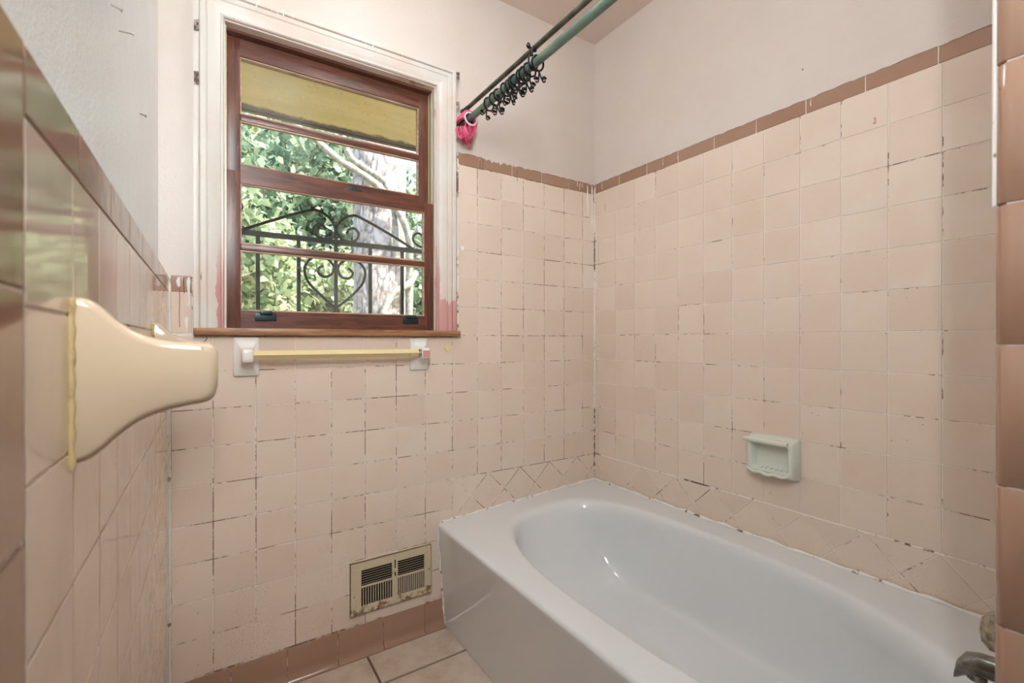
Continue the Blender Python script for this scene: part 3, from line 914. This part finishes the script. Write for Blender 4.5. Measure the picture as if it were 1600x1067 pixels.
# grip bar along the top and wavy soap lip below
pts = [(XR - dp - .004, y_, SZ1 - 0.016) for y_ in np.linspace(SY0 + .016, SY1 + .002, 9)]
MB().tube(pts, [.006, .0088, .0095, .0095, .0095, .0095, .0095, .0088, .006], 12).build('grip_bar', M['greenish'], dish, 60)
pts = [(XR - dp - .005 - .004 * math.sin(t * math.pi), SY0 + .010 + (SY1 - SY0 - .020) * t, SZ0 + .016 - .004 * math.sin(t * math.pi) + .0025 * math.cos(t * 6 * math.pi)) for t in np.linspace(0, 1, 31)]
MB().tube(pts, [.0045 + .0015 * math.sin(t * math.pi) for t in np.linspace(0, 1, 31)], 10).build('soap_lip', M['greenish'], dish, 60)
for i in range(5):
    y_ = SY0 + 0.045 + i * 0.015
    MB().tube([(XR - dp + .006, y_, SZ0 + .0245), (XR - .014, y_, SZ0 + .0275)], .0018, 6).build('drain_ridge', M['greenish'], dish, 60)

# ================================================================== TAP FITTINGS
spx, spz = 0.335, zr(-1.137)
sp = tag(empty('tub_spout', (spx, PY + .002, spz)), 'tarnished metal tub spout reaching out from behind the partition', 'spout')
path = [(PY + .002, 0.012, .021, .023), (PY + .03, 0.014, .020, .021), (PY + .07, 0.014, .0185, .019), (PY + .10, 0.011, .0175, .019), (PY + .118, 0.003, .016, .020), (PY + .128, -0.010, .014, .016), (PY + .131, -0.020, .011, .008)]
rings = []
for y_, dz, hw, hh in path:
    rings.append([(spx + hw * math.cos(a) * (abs(math.cos(a)) ** -0.25 if abs(math.cos(a)) > .01 else 1), y_, spz + dz + hh * math.sin(a)) for a in np.linspace(0, 2 * math.pi, 21)[:-1] + 0.05])
MB().loft(rings, cap0=True, cap1=True).build('spout_body', M['chrome'], sp, 60)
MB().lathe([(0.0135, 0), (0.0135, .012), (.011, .013)], (spx, PY + .103, spz - .004), (0, 0, -1), 16).build('spout_mouth', M['chrome'], sp, 40)
MB().lathe([(0.033, 0), (0.033, .003), (.024, .009)], (spx, PY + .001, spz + .012), (0, 1, 0), 20).build('wall_flange', M['chrome'], sp, 40)
kx, kz = 0.27, zr(-1.03)
kn = tag(empty('tap_handle', (kx, PY, kz)), 'clouded faceted acrylic tap handle above the tub spout', 'tap')
MB().lathe([(0.03, 0), (0.03, .003), (.016, .012), (.012, .04)], (kx, PY + .001, kz), (0, 1, 0), 20).build('escutcheon', M['chrome'], kn, 40)
mb = MB(); rings = []
for y_, r_ in ((.036, .014), (.042, .024), (.056, .030), (.072, .028), (.082, .020), (.085, .010)):
    rings.append([(kx + r_ * (1 + .10 * math.cos(6 * a)) * math.cos(a), PY + y_, kz + r_ * (1 + .10 * math.cos(6 * a)) * math.sin(a)) for a in np.linspace(0, 2 * math.pi, 37)[:-1]])
mb.loft(rings, cap0=True, cap1=True).build('knob', M['acrylic'], kn, 25)

# ================================================================== CURTAIN RODS, RINGS, CORD
RX, RZ, RR = 0.042, zr(0.2615), 0.0125
rod = tag(empty('shower_curtain_rod', (RX, -0.7, RZ)), 'thick green patinated shower curtain rod carrying the black rings', 'rod')
MB().tube([(RX, y_, RZ) for y_ in np.linspace(0.011, PY + .001, 10)], RR, 20).build('rod_tube', M['rod'], rod, 60)
MB().lathe([(.019, 0), (.019, .006), (.0145, .012), (.0145, .05), (.0126, .052)], (RX, 0.012, RZ), (0, -1, 0), 20).build('end_socket', M['rod2'], rod, 40)
RX2, RZ2 = 0.052, zr(0.3190)
rod2 = tag(empty('shower_liner_rod', (RX2, -0.7, RZ2)), 'thin dark second rod just above the thick curtain rod', 'rod')
MB().tube([(RX2, y_, RZ2) for y_ in np.linspace(0.011, PY + .001, 10)], 0.0078, 16).build('rod_tube', M['rod2'], rod2, 60)
MB().lathe([(.012, 0), (.012, .006), (.009, .010), (.009, .04), (.0079, .041)], (RX2, 0.012, RZ2), (0, -1, 0), 16).build('end_socket', M['rod2'], rod2, 40)
def spiral(cx, cz, r0, a0, turns, sgn, n=14):
    return [(cx + sgn * r0 * (1 - .62 * k / n) * math.cos(a0 + turns * 2 * math.pi * k / n), 0, cz + r0 * (1 - .62 * k / n) * math.sin(a0 + turns * 2 * math.pi * k / n)) for k in range(n + 1)]
ring_mb = MB(); ring_mb.tube([(0.0212 * math.cos(a), 0, 0.0212 * math.sin(a)) for a in np.linspace(0, 2 * math.pi, 25)[:-1]], 0.0031, 6, closed=True)
ring_me = ring_mb.mesh('ring', 60)
hk = MB()
for sg in (-1, 1):
    pts = crom([(0, 0, -0.022), (sg * .002, 0, -.030), (sg * .004, 0, -.038)], 4) + [Vector(p) for p in spiral(sg * .0, -.044, .0, 0, 0, 1, 1)][:0]
    sp_ = spiral(0, 0, .0078, math.pi, -0.95, -1)
    sp_ = [(sg * (p[0] + .0108), 0, p[2] - .040) for p in sp_]
    hk.tube([Vector((p.x * 1.35, 0, -.022 + (p.z + .022) * 1.35)) for p in pts + [Vector(q_) for q_ in sp_][1:]], 0.0024, 6)
hook_me = hk.mesh('scroll_hook', 60)
ring_me.materials.append(M['ring']); hook_me.materials.append(M['ring'])
RY = [-0.205, -0.248, -0.275, -0.318, -0.338, -0.362, -0.380, -0.408, -0.424, -0.452, -0.468, -0.492]
TILT = [0.35, -0.25, 0.12, 0.42, -0.2, 0.3, -0.1, 0.25, -0.35, 0.15, 3.0, -0.3]
ORD = ['first', 'second', 'third', 'fourth', 'fifth', 'sixth', 'seventh', 'eighth', 'ninth', 'tenth', 'eleventh', 'last']
for i, y_ in enumerate(RY):
    o = empty('curtain_ring', (RX, y_, RZ - 0.0065 if TILT[i] < 2 else RZ + 0.0065))
    tag(o, 'black scroll-hook curtain ring on the thick rod, %s from the window wall' % ORD[i], 'curtain ring', 'curtain rings on the thick rod')
    o.rotation_euler = (random.uniform(-.12, .12), TILT[i], random.uniform(-.35, .35))
    if i < 1: a = link('ring', ring_me, None)
    else: a = a0.copy(); COL.objects.link(a)
    if i < 1: b = link('scroll_hook', hook_me, None)
    else: b = b0.copy(); COL.objects.link(b)
    a.parent = o; b.parent = o
    if i < 1: a0, b0 = a, b
# pink cord bundle
cord = tag(empty('pink_cord_bundle', (RX, -0.045, RZ)), 'bunch of bright pink cords looped over the rod end by the window', 'cord bundle')
rs = random.Random(3)
for i in range(26):
    y_ = -0.016 - 0.0019 * i + rs.uniform(-.004, .004)
    ln = rs.uniform(.052, .078); sw = rs.uniform(-.022, .016)
    r0 = 0.020 + rs.uniform(0, .009)
    pts = [(RX - r0 * 1.15, y_, RZ - .004), (RX - r0 * .75, y_ + .001, RZ + r0 * .75), (RX, y_, RZ + r0), (RX + r0 * .75, y_, RZ + r0 * .7), (RX + r0 * 1.05, y_ - .001, RZ - .006),
           (RX + r0 * .9 + sw * .3, y_ + .005, RZ - ln * .6), (RX + .007 + sw, y_ + .008, RZ - ln), (RX - .008 + sw, y_ - .002, RZ - ln * .97), (RX - r0 * 1.0 + sw * .4, y_ - .005, RZ - ln * .55)]
    MB().tube(crom(pts, 4), 0.0031, 6).build('cord_loop', M['pink'], cord, 60)
for i in range(14):
    a_ = rs.uniform(0, 2 * math.pi); y_ = -0.02 - rs.random() * .05
    x0_, x1_ = RX + rs.uniform(-.024, .024), RX + rs.uniform(-.024, .018)
    zt, zb_ = RZ - .016 - rs.random() * .006, RZ - rs.uniform(.055, .084)
    pts = [(x0_, y_, zt), (x0_ * .6 + x1_ * .4 + .004, y_ - .006, (zt + zb_) / 2), (x1_, y_ - .004, zb_), (x1_ - .007, y_ + .002, zb_ + .004), (x0_ - .009, y_ + .004, (zt + zb_) / 2), (x0_ - .006, y_ + .002, zt)]
    MB().tube(crom(pts, 4), 0.0029, 6).build('cord_loop', M['pink'], cord, 60)
MB().tube([(RX + .024 * math.cos(a), -0.071 + .004 * math.sin(a), RZ + .024 * math.sin(a) - .004) for a in np.linspace(0, 2 * math.pi, 25)[:-1]], 0.0032, 8, closed=True).build('pale_band', M['pinkwhite'], cord, 60)

# ================================================================== SMALL THINGS ON THE WALLS
def hinge(x_, z_, label, h=0.030, front=-0.0145):
    o = empty('hinge_remnant', (x_, front, z_)); tag(o, label, 'hinge')
    MB().box(x_ - .005, x_ + .005, front - .0015, front, z_ - h / 2, z_ + h / 2, .0005).build('hinge_leaf', M['rust'], o)
    for k in range(3):
        zc = z_ - h / 2 + h * (k + .5) / 3
        MB().tube([(x_ + .004, front - .004, zc - h / 7), (x_ + .004, front - .004, zc + h / 7)], .0032, 8).build('knuckle', M['rust'], o, 40)
hinge(-0.806, zr(0.325), 'rusted shutter hinge stub high on the left window casing')
hinge(-0.806, zr(0.176), 'paint covered hinge stub on the left window casing, below the rusted one', 0.036)
hinge(0.015, zr(0.436), 'rusty hinge stub at the top right corner of the window casing', .026)
hinge(0.015, zr(0.325), 'dark bent hinge stub on the right casing next to the pink cords', .026)
hinge(0.015, zr(0.213), 'grey hinge plate on the right casing just above the brown tile border', .028)
def nail(y_, z_, dirv, ln, label, r=0.0012):
    o = empty('wall_nail', (XL - PL_L, y_, z_)); tag(o, label, 'nail')
    a = Vector((XL - PL_L - .002, y_, z_)); b = a + Vector(dirv).normalized() * ln
    MB().tube([a, b], r, 8).build('shank', M['steel'], o, 40)
    d = Vector(dirv).normalized()
    MB().lathe([(r * 2.4, 0), (r * 2.4, .001), (r * .6, .0016)], b, d, 10).build('nail_head', M['steel'], o, 40)
nail(-0.665, zr(-0.085), (1, .12, .12), .019, 'bent steel nail in the glossy left wall, the longer of the pair')
nail(-0.735, zr(-0.085), (1, .3, -.20), .014, 'paint coated nail in the left wall, just above the longer steel nail')
nail(-0.40, zr(-0.105), (1, -.1, -.3), .012, 'short paint crusted nail in the left wall, lower and nearer the window')
nail(-0.19, zr(0.27), (1, -.5, -.35), .012, 'small nail high in the left wall near the corner')
# little patches and stickers
st = tag(MB().add([(-0.0202 + a * .0155, -0.0004 - d, zr(-0.5945) + b * .0185) for d in (0, .0022) for a, b in ((0, -1), (1, 0), (0, 1), (-1, 0))],
         [(0, 1, 2, 3), (4, 7, 6, 5), (0, 4, 5, 1), (1, 5, 6, 2), (2, 6, 7, 3), (3, 7, 4, 0)]).build('adhesive_patch', M['bar'], loc=(-0.0202, 0, zr(-0.5945))),
         'small yellowed diamond shaped adhesive patch right of the towel bar', 'patch')
bt = tag(MB().lathe([(.0085, 0), (.0085, .0015), (.006, .003), (.002, .0036)], (0.0425, -0.0003, zr(-0.2126)), (0, -1, 0), 20).build('bumper_button', M['ceramic'], loc=(0.0425, 0, zr(-.2126)), smooth=40),
         'small round white bumper stuck on the tile right of the window', 'bumper')
bt.scale = (1.0, 1.0, 1.28)
# paint runs: flattened drops lying on the surface
def drip(parent, frame, a, z1, ln, w, mat):
    n = 9; rings = []
    for i in range(n):
        t = i / (n - 1)
        hw = w * (0.55 + 0.25 * math.sin(t * 5 + a * 90)) * (1 if t < .82 else 1.25) * (0.25 if t in (0, 1) else 1)
        z_ = z1 - ln * t; sx = 0.0008 * math.sin(t * 7 + a * 50)
        ring = []
        for u, d in ((-1, 0), (-.6, .0011), (0, .0016), (.6, .0011), (1, 0)):
            aa = a + sx + u * hw
            ring.append((aa, frame - d, z_) if parent is not wall_right else (frame - d, aa, z_))
        rings.append(ring)
    MB().loft(rings, closed=False).build('paint_drip', M[mat], parent, 60)
yf = YB - .0002
drip(wall_back, yf, 0.688, zr(.150), .145, .006, 'paint_white'); drip(wall_back, yf, 0.716, zr(.150), .190, .006, 'paint_white')
drip(wall_back, yf, 0.640, zr(.150), .032, .0022, 'paint_white'); drip(wall_back, yf, 0.626, zr(.152), .022, .002, 'paint_white'); drip(wall_back, yf, 0.655, zr(.152), .02, .002, 'paint_white')
drip(wall_back, yf, 0.134, zr(.148), .040, .002, 'paint_red'); drip(wall_back, yf, 0.297, zr(.140), .048, .002, 'paint_red')
drip(wall_back, yf, 0.7255, zr(.150), .075, .003, 'paint_red')
drip(wall_back, yf, -0.848, zr(-.388), .030, .006, 'paint_white'); drip(wall_back, yf, -0.824, zr(-.388), .085, .006, 'paint_white'); drip(wall_back, yf, -0.835, zr(-.388), .050, .0018, 'paint_red')
drip(wall_back, yf, -0.829, zr(-.500), .052, .006, 'paint_white')
for a_, zt, l_ in ((-0.05, .152, .03), (-0.39, .155, .03), (-0.46, .157, .03), (-0.93, .156, .025)):
    drip(wall_right, XR - .0002, a_ if a_ > -.1 else a_, zr(zt), l_, .0018, 'paint_white')
drip(wall_right, XR - .0002, -1.09, zr(.035), .018, .006, 'paint_pink'); drip(wall_right, XR - .0002, -0.07, zr(.05), .032, .003, 'paint_pink')
def head_drip(x_, ln, z1=0.452):
    drip(win, PL - .0250, x_, zr(z1), ln, .0022, 'paint_white')
for x_ in (-.655, -.615, -.598, -.582, -.555, -.33, -.305, -.20): head_drip(x_, .024, .457)
for P_ in ([(-.782, -.556), (-.781, -.563), (-.786, -.569), (-.795, -.576), (-.803, -.583)], [(-.846, -.40), (-.845, -.44), (-.846, -.49), (-.845, -.53)]):
    MB().tube(crom([(a_, YB + .0003, zr(b_)) for a_, b_ in P_], 3), .0011, 5).build('crack', M['black'] if P_[0][0] > -.8 else M['paint_red'], wall_back, 60)
# ragged plaster edge above the cap course
rs = random.Random(11)
def ragged(parent, frame, a0, a1, z_, n, hmin, hmax):
    top = []; bot = []
    for i in range(n + 1):
        a = a0 + (a1 - a0) * i / n
        bot.append((a, z_ - rs.uniform(hmin, hmax) * (rs.random() < .75))); top.append((a, z_ + .012))
    f = lambda a, z, d: (a, frame - d, z) if parent is not wall_right else (frame - d, a, z)
    mb = MB()
    mb.loft([[f(a, z, 0.0) for a, z in top], [f(a, z, .0016) for a, z in top], [f(a, z, .0014) for a, z in bot], [f(a, z, .0) for a, z in bot]], closed=False)
    mb.build('plaster_edge', M['plaster'], parent)
ragged(wall_back, YB - .0001, CX1 + .010, XR - .004, top_r + .048, 60, .001, .006)
ragged(wall_back, YB - .0001, 0.135, 0.29, top_r + .046, 26, .004, .013)
ragged(wall_right, XR - .0001, -0.006, PY + .01, top_r + .050, 120, .0, .004)

# lamp that lights the room (above the frame, on the ceiling)
LX, LY = -0.25, -0.56
lamp = tag(empty('ceiling_light', (LX, LY, CEIL)), 'round flush ceiling light with a frosted dome', 'lamp')
MB().lathe([(.175, .0), (.175, -.018), (.165, -.022)], (LX, LY, CEIL - .0005), (0, 0, 1), 40).build('lamp_base', M['white_wood'], lamp, 40)
MB().lathe([(.160, -.022), (.156, -.040), (.135, -.058), (.095, -.070), (.045, -.076), (.001, -.077)], (LX, LY, CEIL), (0, 0, 1), 40).build('diffuser', M['lamp'], lamp, 60)
# unseen box added behind the camera, its glowing strip brightens the window wall
KX0, KX1, KY0, KY1, KZ0, KZ1 = XL - PL_L, -0.752, -2.25, -1.70, zr(-.16), zr(.62)
fill_box = tag(empty('added_light_box', (KX0, (KY0 + KY1) / 2, KZ0)), 'unseen mirrored light box added behind the camera to brighten the window wall', 'fill light')
MB().box(KX0, KX1, KY0, KY1 - .006, KZ0, KZ1, .003).build('light_box_body', M['white_wood'], fill_box, 40)
MB().box(KX1, KX1 + .006, KY0 + .01, KY1 - .016, KZ0 + .01, KZ1 - .01, .001).build('mirror_panel', M['mirror'], fill_box)
MB().box(KX0 + .012, KX1 - .012, KY1 - .0062, KY1, KZ0 + .03, KZ1 - .03, .001).build('fill_strip', M['strip'], fill_box)
# door behind the camera
door = tag(empty('door_1', (-0.2, YF, 0)), 'white panelled door in the wall behind the camera', 'door', kind='structure')
MB().box(-0.60, 0.16, YF, YF + .035, 0.005, 2.03, .002).build('door_leaf', M['white_wood'], door)
for x0_, x1_, z0_, z1_ in ((-.52, -.26, .25, .95), (-.18, .08, .25, .95), (-.52, -.26, 1.1, 1.9), (-.18, .08, 1.1, 1.9)):
    MB().box(x0_, x1_, YF + .035, YF + .042, z0_, z1_, .003).build('door_panel', M['white_wood'], door)
MB().lathe([(.01, 0), (.01, .03), (.026, .04), (.026, .06), (.01, .066)], (0.11, YF + .035, .98), (0, 1, 0), 20).build('door_knob', M['brass'], door, 40)
for a in ((-.68, -.60, 0, 2.11), (.16, .24, 0, 2.11), (-.60, .16, 2.035, 2.11)):
    MB().box(a[0], a[1], YF, YF + .02, a[2], a[3]).build('door_casing', M['white_wood'], door)

# ================================================================== OUTSIDE
ground = tag(MB().box(-30, 30, 0.5, 40, -0.75, -0.55).build('ground', M['ground']), 'garden ground outside below the window', 'ground', kind='structure')
eave = tag(empty('roof_eave', (-.4, .5, zr(.5))), 'yellow painted roof overhang seen through the top of the window', 'roof', kind='structure')
MB().box(-3.0, 3.0, 0.116, 0.885, zr(.503), zr(.53)).build('soffit_board', M['soffit'], eave)
MB().box(-3.0, 3.0, 0.870, 0.895, zr(.498), zr(.66)).build('fascia_board', M['soffit'], eave)
MB().add([(-3, .2, zr(1.02)), (3, .2, zr(1.02)), (3, .95, zr(.66)), (-3, .95, zr(.66)), (-3, .2, zr(1.06)), (3, .2, zr(1.06)), (3, .95, zr(.70)), (-3, .95, zr(.70))],
         [(0, 3, 2, 1), (4, 5, 6, 7), (0, 1, 5, 4), (2, 3, 7, 6), (1, 2, 6, 5), (0, 4, 7, 3)]).build('roof_deck', M['stem'], eave)
# wrought iron window guard
gy = 0.25
grl = tag(empty('window_guard', (-.37, gy, zr(-.45))), 'black wrought iron window guard with scrolls and a heart outside the window', 'window guard')
MB().box(-0.80, 0.06, gy - .009, gy + .009, zr(-.201), zr(-.184)).build('top_rail', M['iron'], grl)
MB().box(-0.80, 0.06, gy - .009, gy + .009, zr(-.66), zr(-.645)).build('bottom_rail', M['iron'], grl)
for x_ in (-0.763, -0.632, -0.500, -0.3695, -0.239, -0.1075, 0.024):
    MB().box(x_ - .0062, x_ + .0062, gy - .0062, gy + .0062, zr(-.645), zr(-.201)).build('vertical_bar', M['iron'], grl)
for x_ in (-0.79, 0.05):
    for z_ in (-.1925, -.6525):
        MB().box(x_ - .007, x_ + .007, 0.113, gy - .009, zr(z_ - .007), zr(z_ + .007)).build('mount_arm', M['iron'], grl)
SCR = {
 'armL': [(-0.676, -0.183), (-0.575, -0.134), (-0.463, -0.085), (-0.426, -0.084), (-0.389, -0.106), (-0.3715, -0.143), (-0.383, -0.175), (-0.411, -0.184), (-0.437, -0.176), (-0.45, -0.157), (-0.437, -0.135), (-0.419, -0.132), (-0.405, -0.148)],
 'armR': [(-0.061, -0.184), (-0.152, -0.139), (-0.275, -0.086), (-0.311, -0.083), (-0.344, -0.103), (-0.3665, -0.141), (-0.352, -0.174), (-0.323, -0.184), (-0.295, -0.176), (-0.283, -0.150), (-0.299, -0.131), (-0.319, -0.137), (-0.329, -0.155)],
 'heartL': [(-0.376, -0.440), (-0.426, -0.395), (-0.467, -0.35), (-0.480, -0.305), (-0.467, -0.272), (-0.441, -0.254), (-0.405, -0.256), (-0.380, -0.280), (-0.379, -0.304), (-0.391, -0.321), (-0.411, -0.327), (-0.430, -0.316), (-0.430, -0.297), (-0.415, -0.286)],
 'heartR': [(-0.363, -0.440), (-0.311, -0.394), (-0.271, -0.347), (-0.258, -0.303), (-0.271, -0.272), (-0.299, -0.254), (-0.334, -0.258), (-0.359, -0.282), (-0.359, -0.306), (-0.345, -0.325), (-0.319, -0.326), (-0.306, -0.306), (-0.323, -0.287)],
 'footL': [(-0.376, -0.445), (-0.40, -0.50), (-0.44, -0.55), (-0.45, -0.59), (-0.42, -0.62), (-0.39, -0.60), (-0.40, -0.57)],
 'footR': [(-0.363, -0.445), (-0.34, -0.50), (-0.30, -0.55), (-0.29, -0.59), (-0.32, -0.62), (-0.35, -0.60), (-0.34, -0.57)],
 'sideL': [(-0.80, -0.183), (-0.73, -0.150), (-0.692, -0.128), (-0.680, -0.105), (-0.690, -0.088), (-0.706, -0.092), (-0.708, -0.108)],
 'sideR': [(0.06, -0.184), (0.00, -0.178), (-0.045, -0.165), (-0.060, -0.142), (-0.050, -0.122), (-0.030, -0.116), (-0.018, -0.130)],
}
for nm, P in SCR.items():
    pts = crom([(a, gy, zr(b)) for a, b in P], 6)
    MB().tube(pts, 0.0052, 6).build('scroll', M['iron'], grl, 50)

# pine trunk with plated bark
PXC, PYC, PR = 0.655, 3.0, 0.252
pine = tag(empty('pine_tree', (PXC, PYC, -0.55)), 'thick pine trunk with pale plated bark outside the window', 'tree')
NU, NV = 150, 260
zlo, zhi = -0.55, 5.4
th = np.linspace(0, 2 * np.pi, NU, endpoint=False)
V = []; CR = []
for j in range(NV):
    z_ = zlo + (zhi - zlo) * j / (NV - 1)
    flare = 1 + 0.35 * math.exp(-(z_ + .55) * 2.2)
    for t_ in th:
        cx, cy = math.cos(t_), math.sin(t_)
        d, _ = mnoise.voronoi(Vector((cx * 3.6 + .3 * mnoise.noise(Vector((cx * 5, cy * 5, z_ * 6))), cy * 3.6, z_ * 6.5 + .3 * mnoise.noise(Vector((cx * 6, cy * 6, z_ * 5 + 9))))))
        e = min(max((d[1] - d[0]) / 0.16, 0), 1)
        cr = 1 - e * e * (3 - 2 * e)
        r_ = PR * flare * (1 + 0.03 * mnoise.noise(Vector((cx, cy, z_)))) + 0.008 * mnoise.noise(Vector((cx * 6, cy * 6, z_ * 9))) - 0.010 * cr
        V.append((PXC + r_ * cx, PYC + r_ * cy, z_)); CR.append(cr)
mb = MB(); mb.v = V
for j in range(NV - 1):
    for k_ in range(NU):
        mb.f.append((j * NU + k_, j * NU + (k_ + 1) % NU, (j + 1) * NU + (k_ + 1) % NU, (j + 1) * NU + k_))
mb.f.append(tuple((NV - 1) * NU + k_ for k_ in range(NU)))
tr = mb.build('trunk', M['bark'], pine, 70)
at = tr.data.attributes.new('crack', 'FLOAT', 'POINT'); at.data.foreach_set('value', CR)
def vine(pts, r0, r1, label):
    P = crom(pts, 8); n = len(P)
    o = MB().tube(P, [r0 + (r1 - r0) * i / (n - 1) + .003 * math.sin(i * .9) for i in range(n)], 9).build('climbing_vine', M['vine'], smooth=60)
    tag(o, label, 'vine')
vine([(-0.75, 2.45, zr(1.9)), (-0.42, 2.55, zr(1.42)), (-0.17, 2.6, zr(1.212)), (-0.033, 2.6, zr(1.144)), (0.175, 2.6, zr(0.999)), (0.339, 2.60, zr(0.93)), (0.569, 2.60, zr(0.79)), (0.72, 2.60, zr(0.608)), (0.813, 2.62, zr(0.398)), (0.84, 2.68, zr(0.20)), (0.86, 2.74, zr(-.2)), (.84, 2.72, zr(-1.0)), (.84, 2.6, zr(-2.18))], 0.026, 0.040,
     'pale bare vine stem arching from the upper left across the pine trunk, the lower one')
vine([(0.12, 2.5, zr(1.9)), (0.17, 2.58, zr(1.45)), (0.202, 2.6, zr(1.228)), (0.272, 2.6, zr(1.048)), (0.395, 2.6, zr(0.977)), (0.569, 2.60, zr(0.885)), (0.66, 2.63, zr(0.72)), (0.70, 2.68, zr(0.55)), (.72, 2.71, zr(.2))], 0.026, 0.030,
     'pale bare vine stem dropping steeply onto the pine trunk, the upper one')
vine([(0.92, 2.72, zr(.10)), (0.84, 2.66, zr(-.02)), (0.72, 2.66, zr(-.10)), (0.62, 2.68, zr(-.22)), (0.58, 2.68, zr(-.45)), (.56, 2.66, zr(-1.0)), (.55, 2.6, zr(-2.18))], .03, .04,
     'curved stem added in place of the dark diagonal shadow low on the pine trunk')  # stem added where a dark shadow crosses the foot of the trunk

def leaves(n, fn, size, seed, name, mat, parent):
    rg = np.random.default_rng(seed)
    C = fn(rg, n)
    d = rg.normal(size=(n, 3)); d[:, 2] -= .5; d /= np.linalg.norm(d, axis=1)[:, None]
    u = rg.normal(size=(n, 3)); u[:, 2] += .9
    s_ = np.cross(d, u); s_ /= np.linalg.norm(s_, axis=1)[:, None]
    nn = np.cross(s_, d)
    L = size * rg.uniform(.6, 1.35, n)[:, None]
    base = C; tip = C + d * L; mid = C + d * L * .45
    lf = mid + s_ * L * .33 + nn * L * .06; rt = mid - s_ * L * .33 + nn * L * .06
    V = np.stack([base, lf, tip, rt], 1).reshape(-1, 3)
    me = bpy.data.meshes.new(name)
    me.vertices.add(4 * n); me.vertices.foreach_set('co', V.ravel())
    idx = np.arange(n)[:, None] * 4
    F = np.concatenate([idx + np.array([0, 1, 2]), idx + np.array([0, 2, 3])], 1).ravel()
    me.loops.add(6 * n); me.loops.foreach_set('vertex_index', F.astype(np.int32))
    me.polygons.add(2 * n); me.polygons.foreach_set('loop_start', np.arange(0, 6 * n, 3, dtype=np.int32))
    me.polygons.foreach_set('loop_total', np.full(2 * n, 3, dtype=np.int32))
    me.update(calc_edges=True); me.validate()
    a = me.attributes.new('leafval', 'FLOAT', 'POINT')
    a.data.foreach_set('value', np.repeat(rg.random(n), 4).astype(np.float32))
    o = link(name, me, M[mat], parent)
    o['kind'] = 'stuff'
    return o
def tree(name, label, x_, y_, h, rx, rz, n, size, mat, seed, cat='tree', group='leafy trees beyond the window'):
    o = empty(name, (x_, y_, -.55)); tag(o, label, cat, group)
    rg = random.Random(seed)
    cz = h - rz
    clumps = []
    for i in range(26):
        v = Vector((rg.gauss(0, 1), rg.gauss(0, 1), rg.gauss(0, 1))).normalized() * rg.uniform(.55, 1.0)
        clumps.append((x_ + v.x * rx * .8, y_ + v.y * rx * .8, max(cz + v.z * rz * .85, .1), rg.uniform(.28, .5)))
    CL = np.array(clumps)
    def fn(r, k):
        i = r.integers(0, len(CL), k)
        v = r.normal(size=(k, 3)); v /= np.linalg.norm(v, axis=1)[:, None]
        v *= (r.random(k) ** .4)[:, None]
        return CL[i, :3] + v * CL[i, 3][:, None] * np.array([rx, rx, rz * .75])
    leaves(n, fn, size, seed, 'foliage', mat, o)
    pts = crom([(x_, y_, -.55), (x_ + rg.uniform(-.1, .1), y_, .4), (x_ + rg.uniform(-.15, .15), y_ + .05, max(cz * .8, .8)), (x_ + rg.uniform(-.2, .2), y_, cz + rz * .5)], 5)
    MB().tube(pts, [0.07 - 0.05 * i / (len(pts) - 1) for i in range(len(pts))], 8).build('stem', M['stem'], o, 60)
    for i in range(0, 26, 3):
        c = clumps[i]; b = pts[int(len(pts) * .6)]
        MB().tube(crom([b, (Vector(c[:3]) + b) / 2 + Vector((0, 0, .1)), Vector(c[:3])], 4), [.025 - .002 * k for k in range(9)], 6).build('branch', M['stem'], o, 60)
tree('shrub', 'pale green broad leaved shrub at the left of the window view', -0.75, 5.2, 3.3, 1.15, 1.7, 7000, .13, 'leaf_a', 21)
tree('shrub', 'sunlit light green shrub filling the lower middle of the window view', 0.55, 5.6, 2.7, 1.0, 1.5, 7000, .12, 'leaf_a', 22)
tree('broadleaf_tree', 'tall green tree behind the left shrub, reaching above the eave line', 0.2, 7.6, 5.6, 1.7, 2.4, 8000, .16, 'leaf_b', 23)
tree('broadleaf_tree', 'dark green tree close behind the pine trunk', 1.5, 7.0, 5.2, 1.5, 2.6, 8000, .15, 'leaf_b', 24)
tree('shrub', 'green shrub seen to the right of the pine trunk', 2.05, 5.0, 2.9, 1.0, 1.6, 6500, .12, 'leaf_b', 25)
tree('broadleaf_tree', 'pale tree at the far left edge of the garden', -2.4, 7.4, 5.0, 1.6, 2.4, 6500, .16, 'leaf_a', 26)
tree('broadleaf_tree', 'green tree at the far right edge of the garden', 3.8, 7.2, 5.4, 1.6, 2.6, 6500, .16, 'leaf_a', 27)
tree('broadleaf_tree', 'large pale tree standing at the back of the garden in the middle', 1.2, 10.5, 7.4, 2.5, 3.6, 9000, .20, 'leaf_a', 28)
tree('broadleaf_tree', 'large deep green tree standing at the back of the garden on the left', -1.6, 10.5, 7.0, 2.4, 3.4, 9000, .20, 'leaf_b', 29)
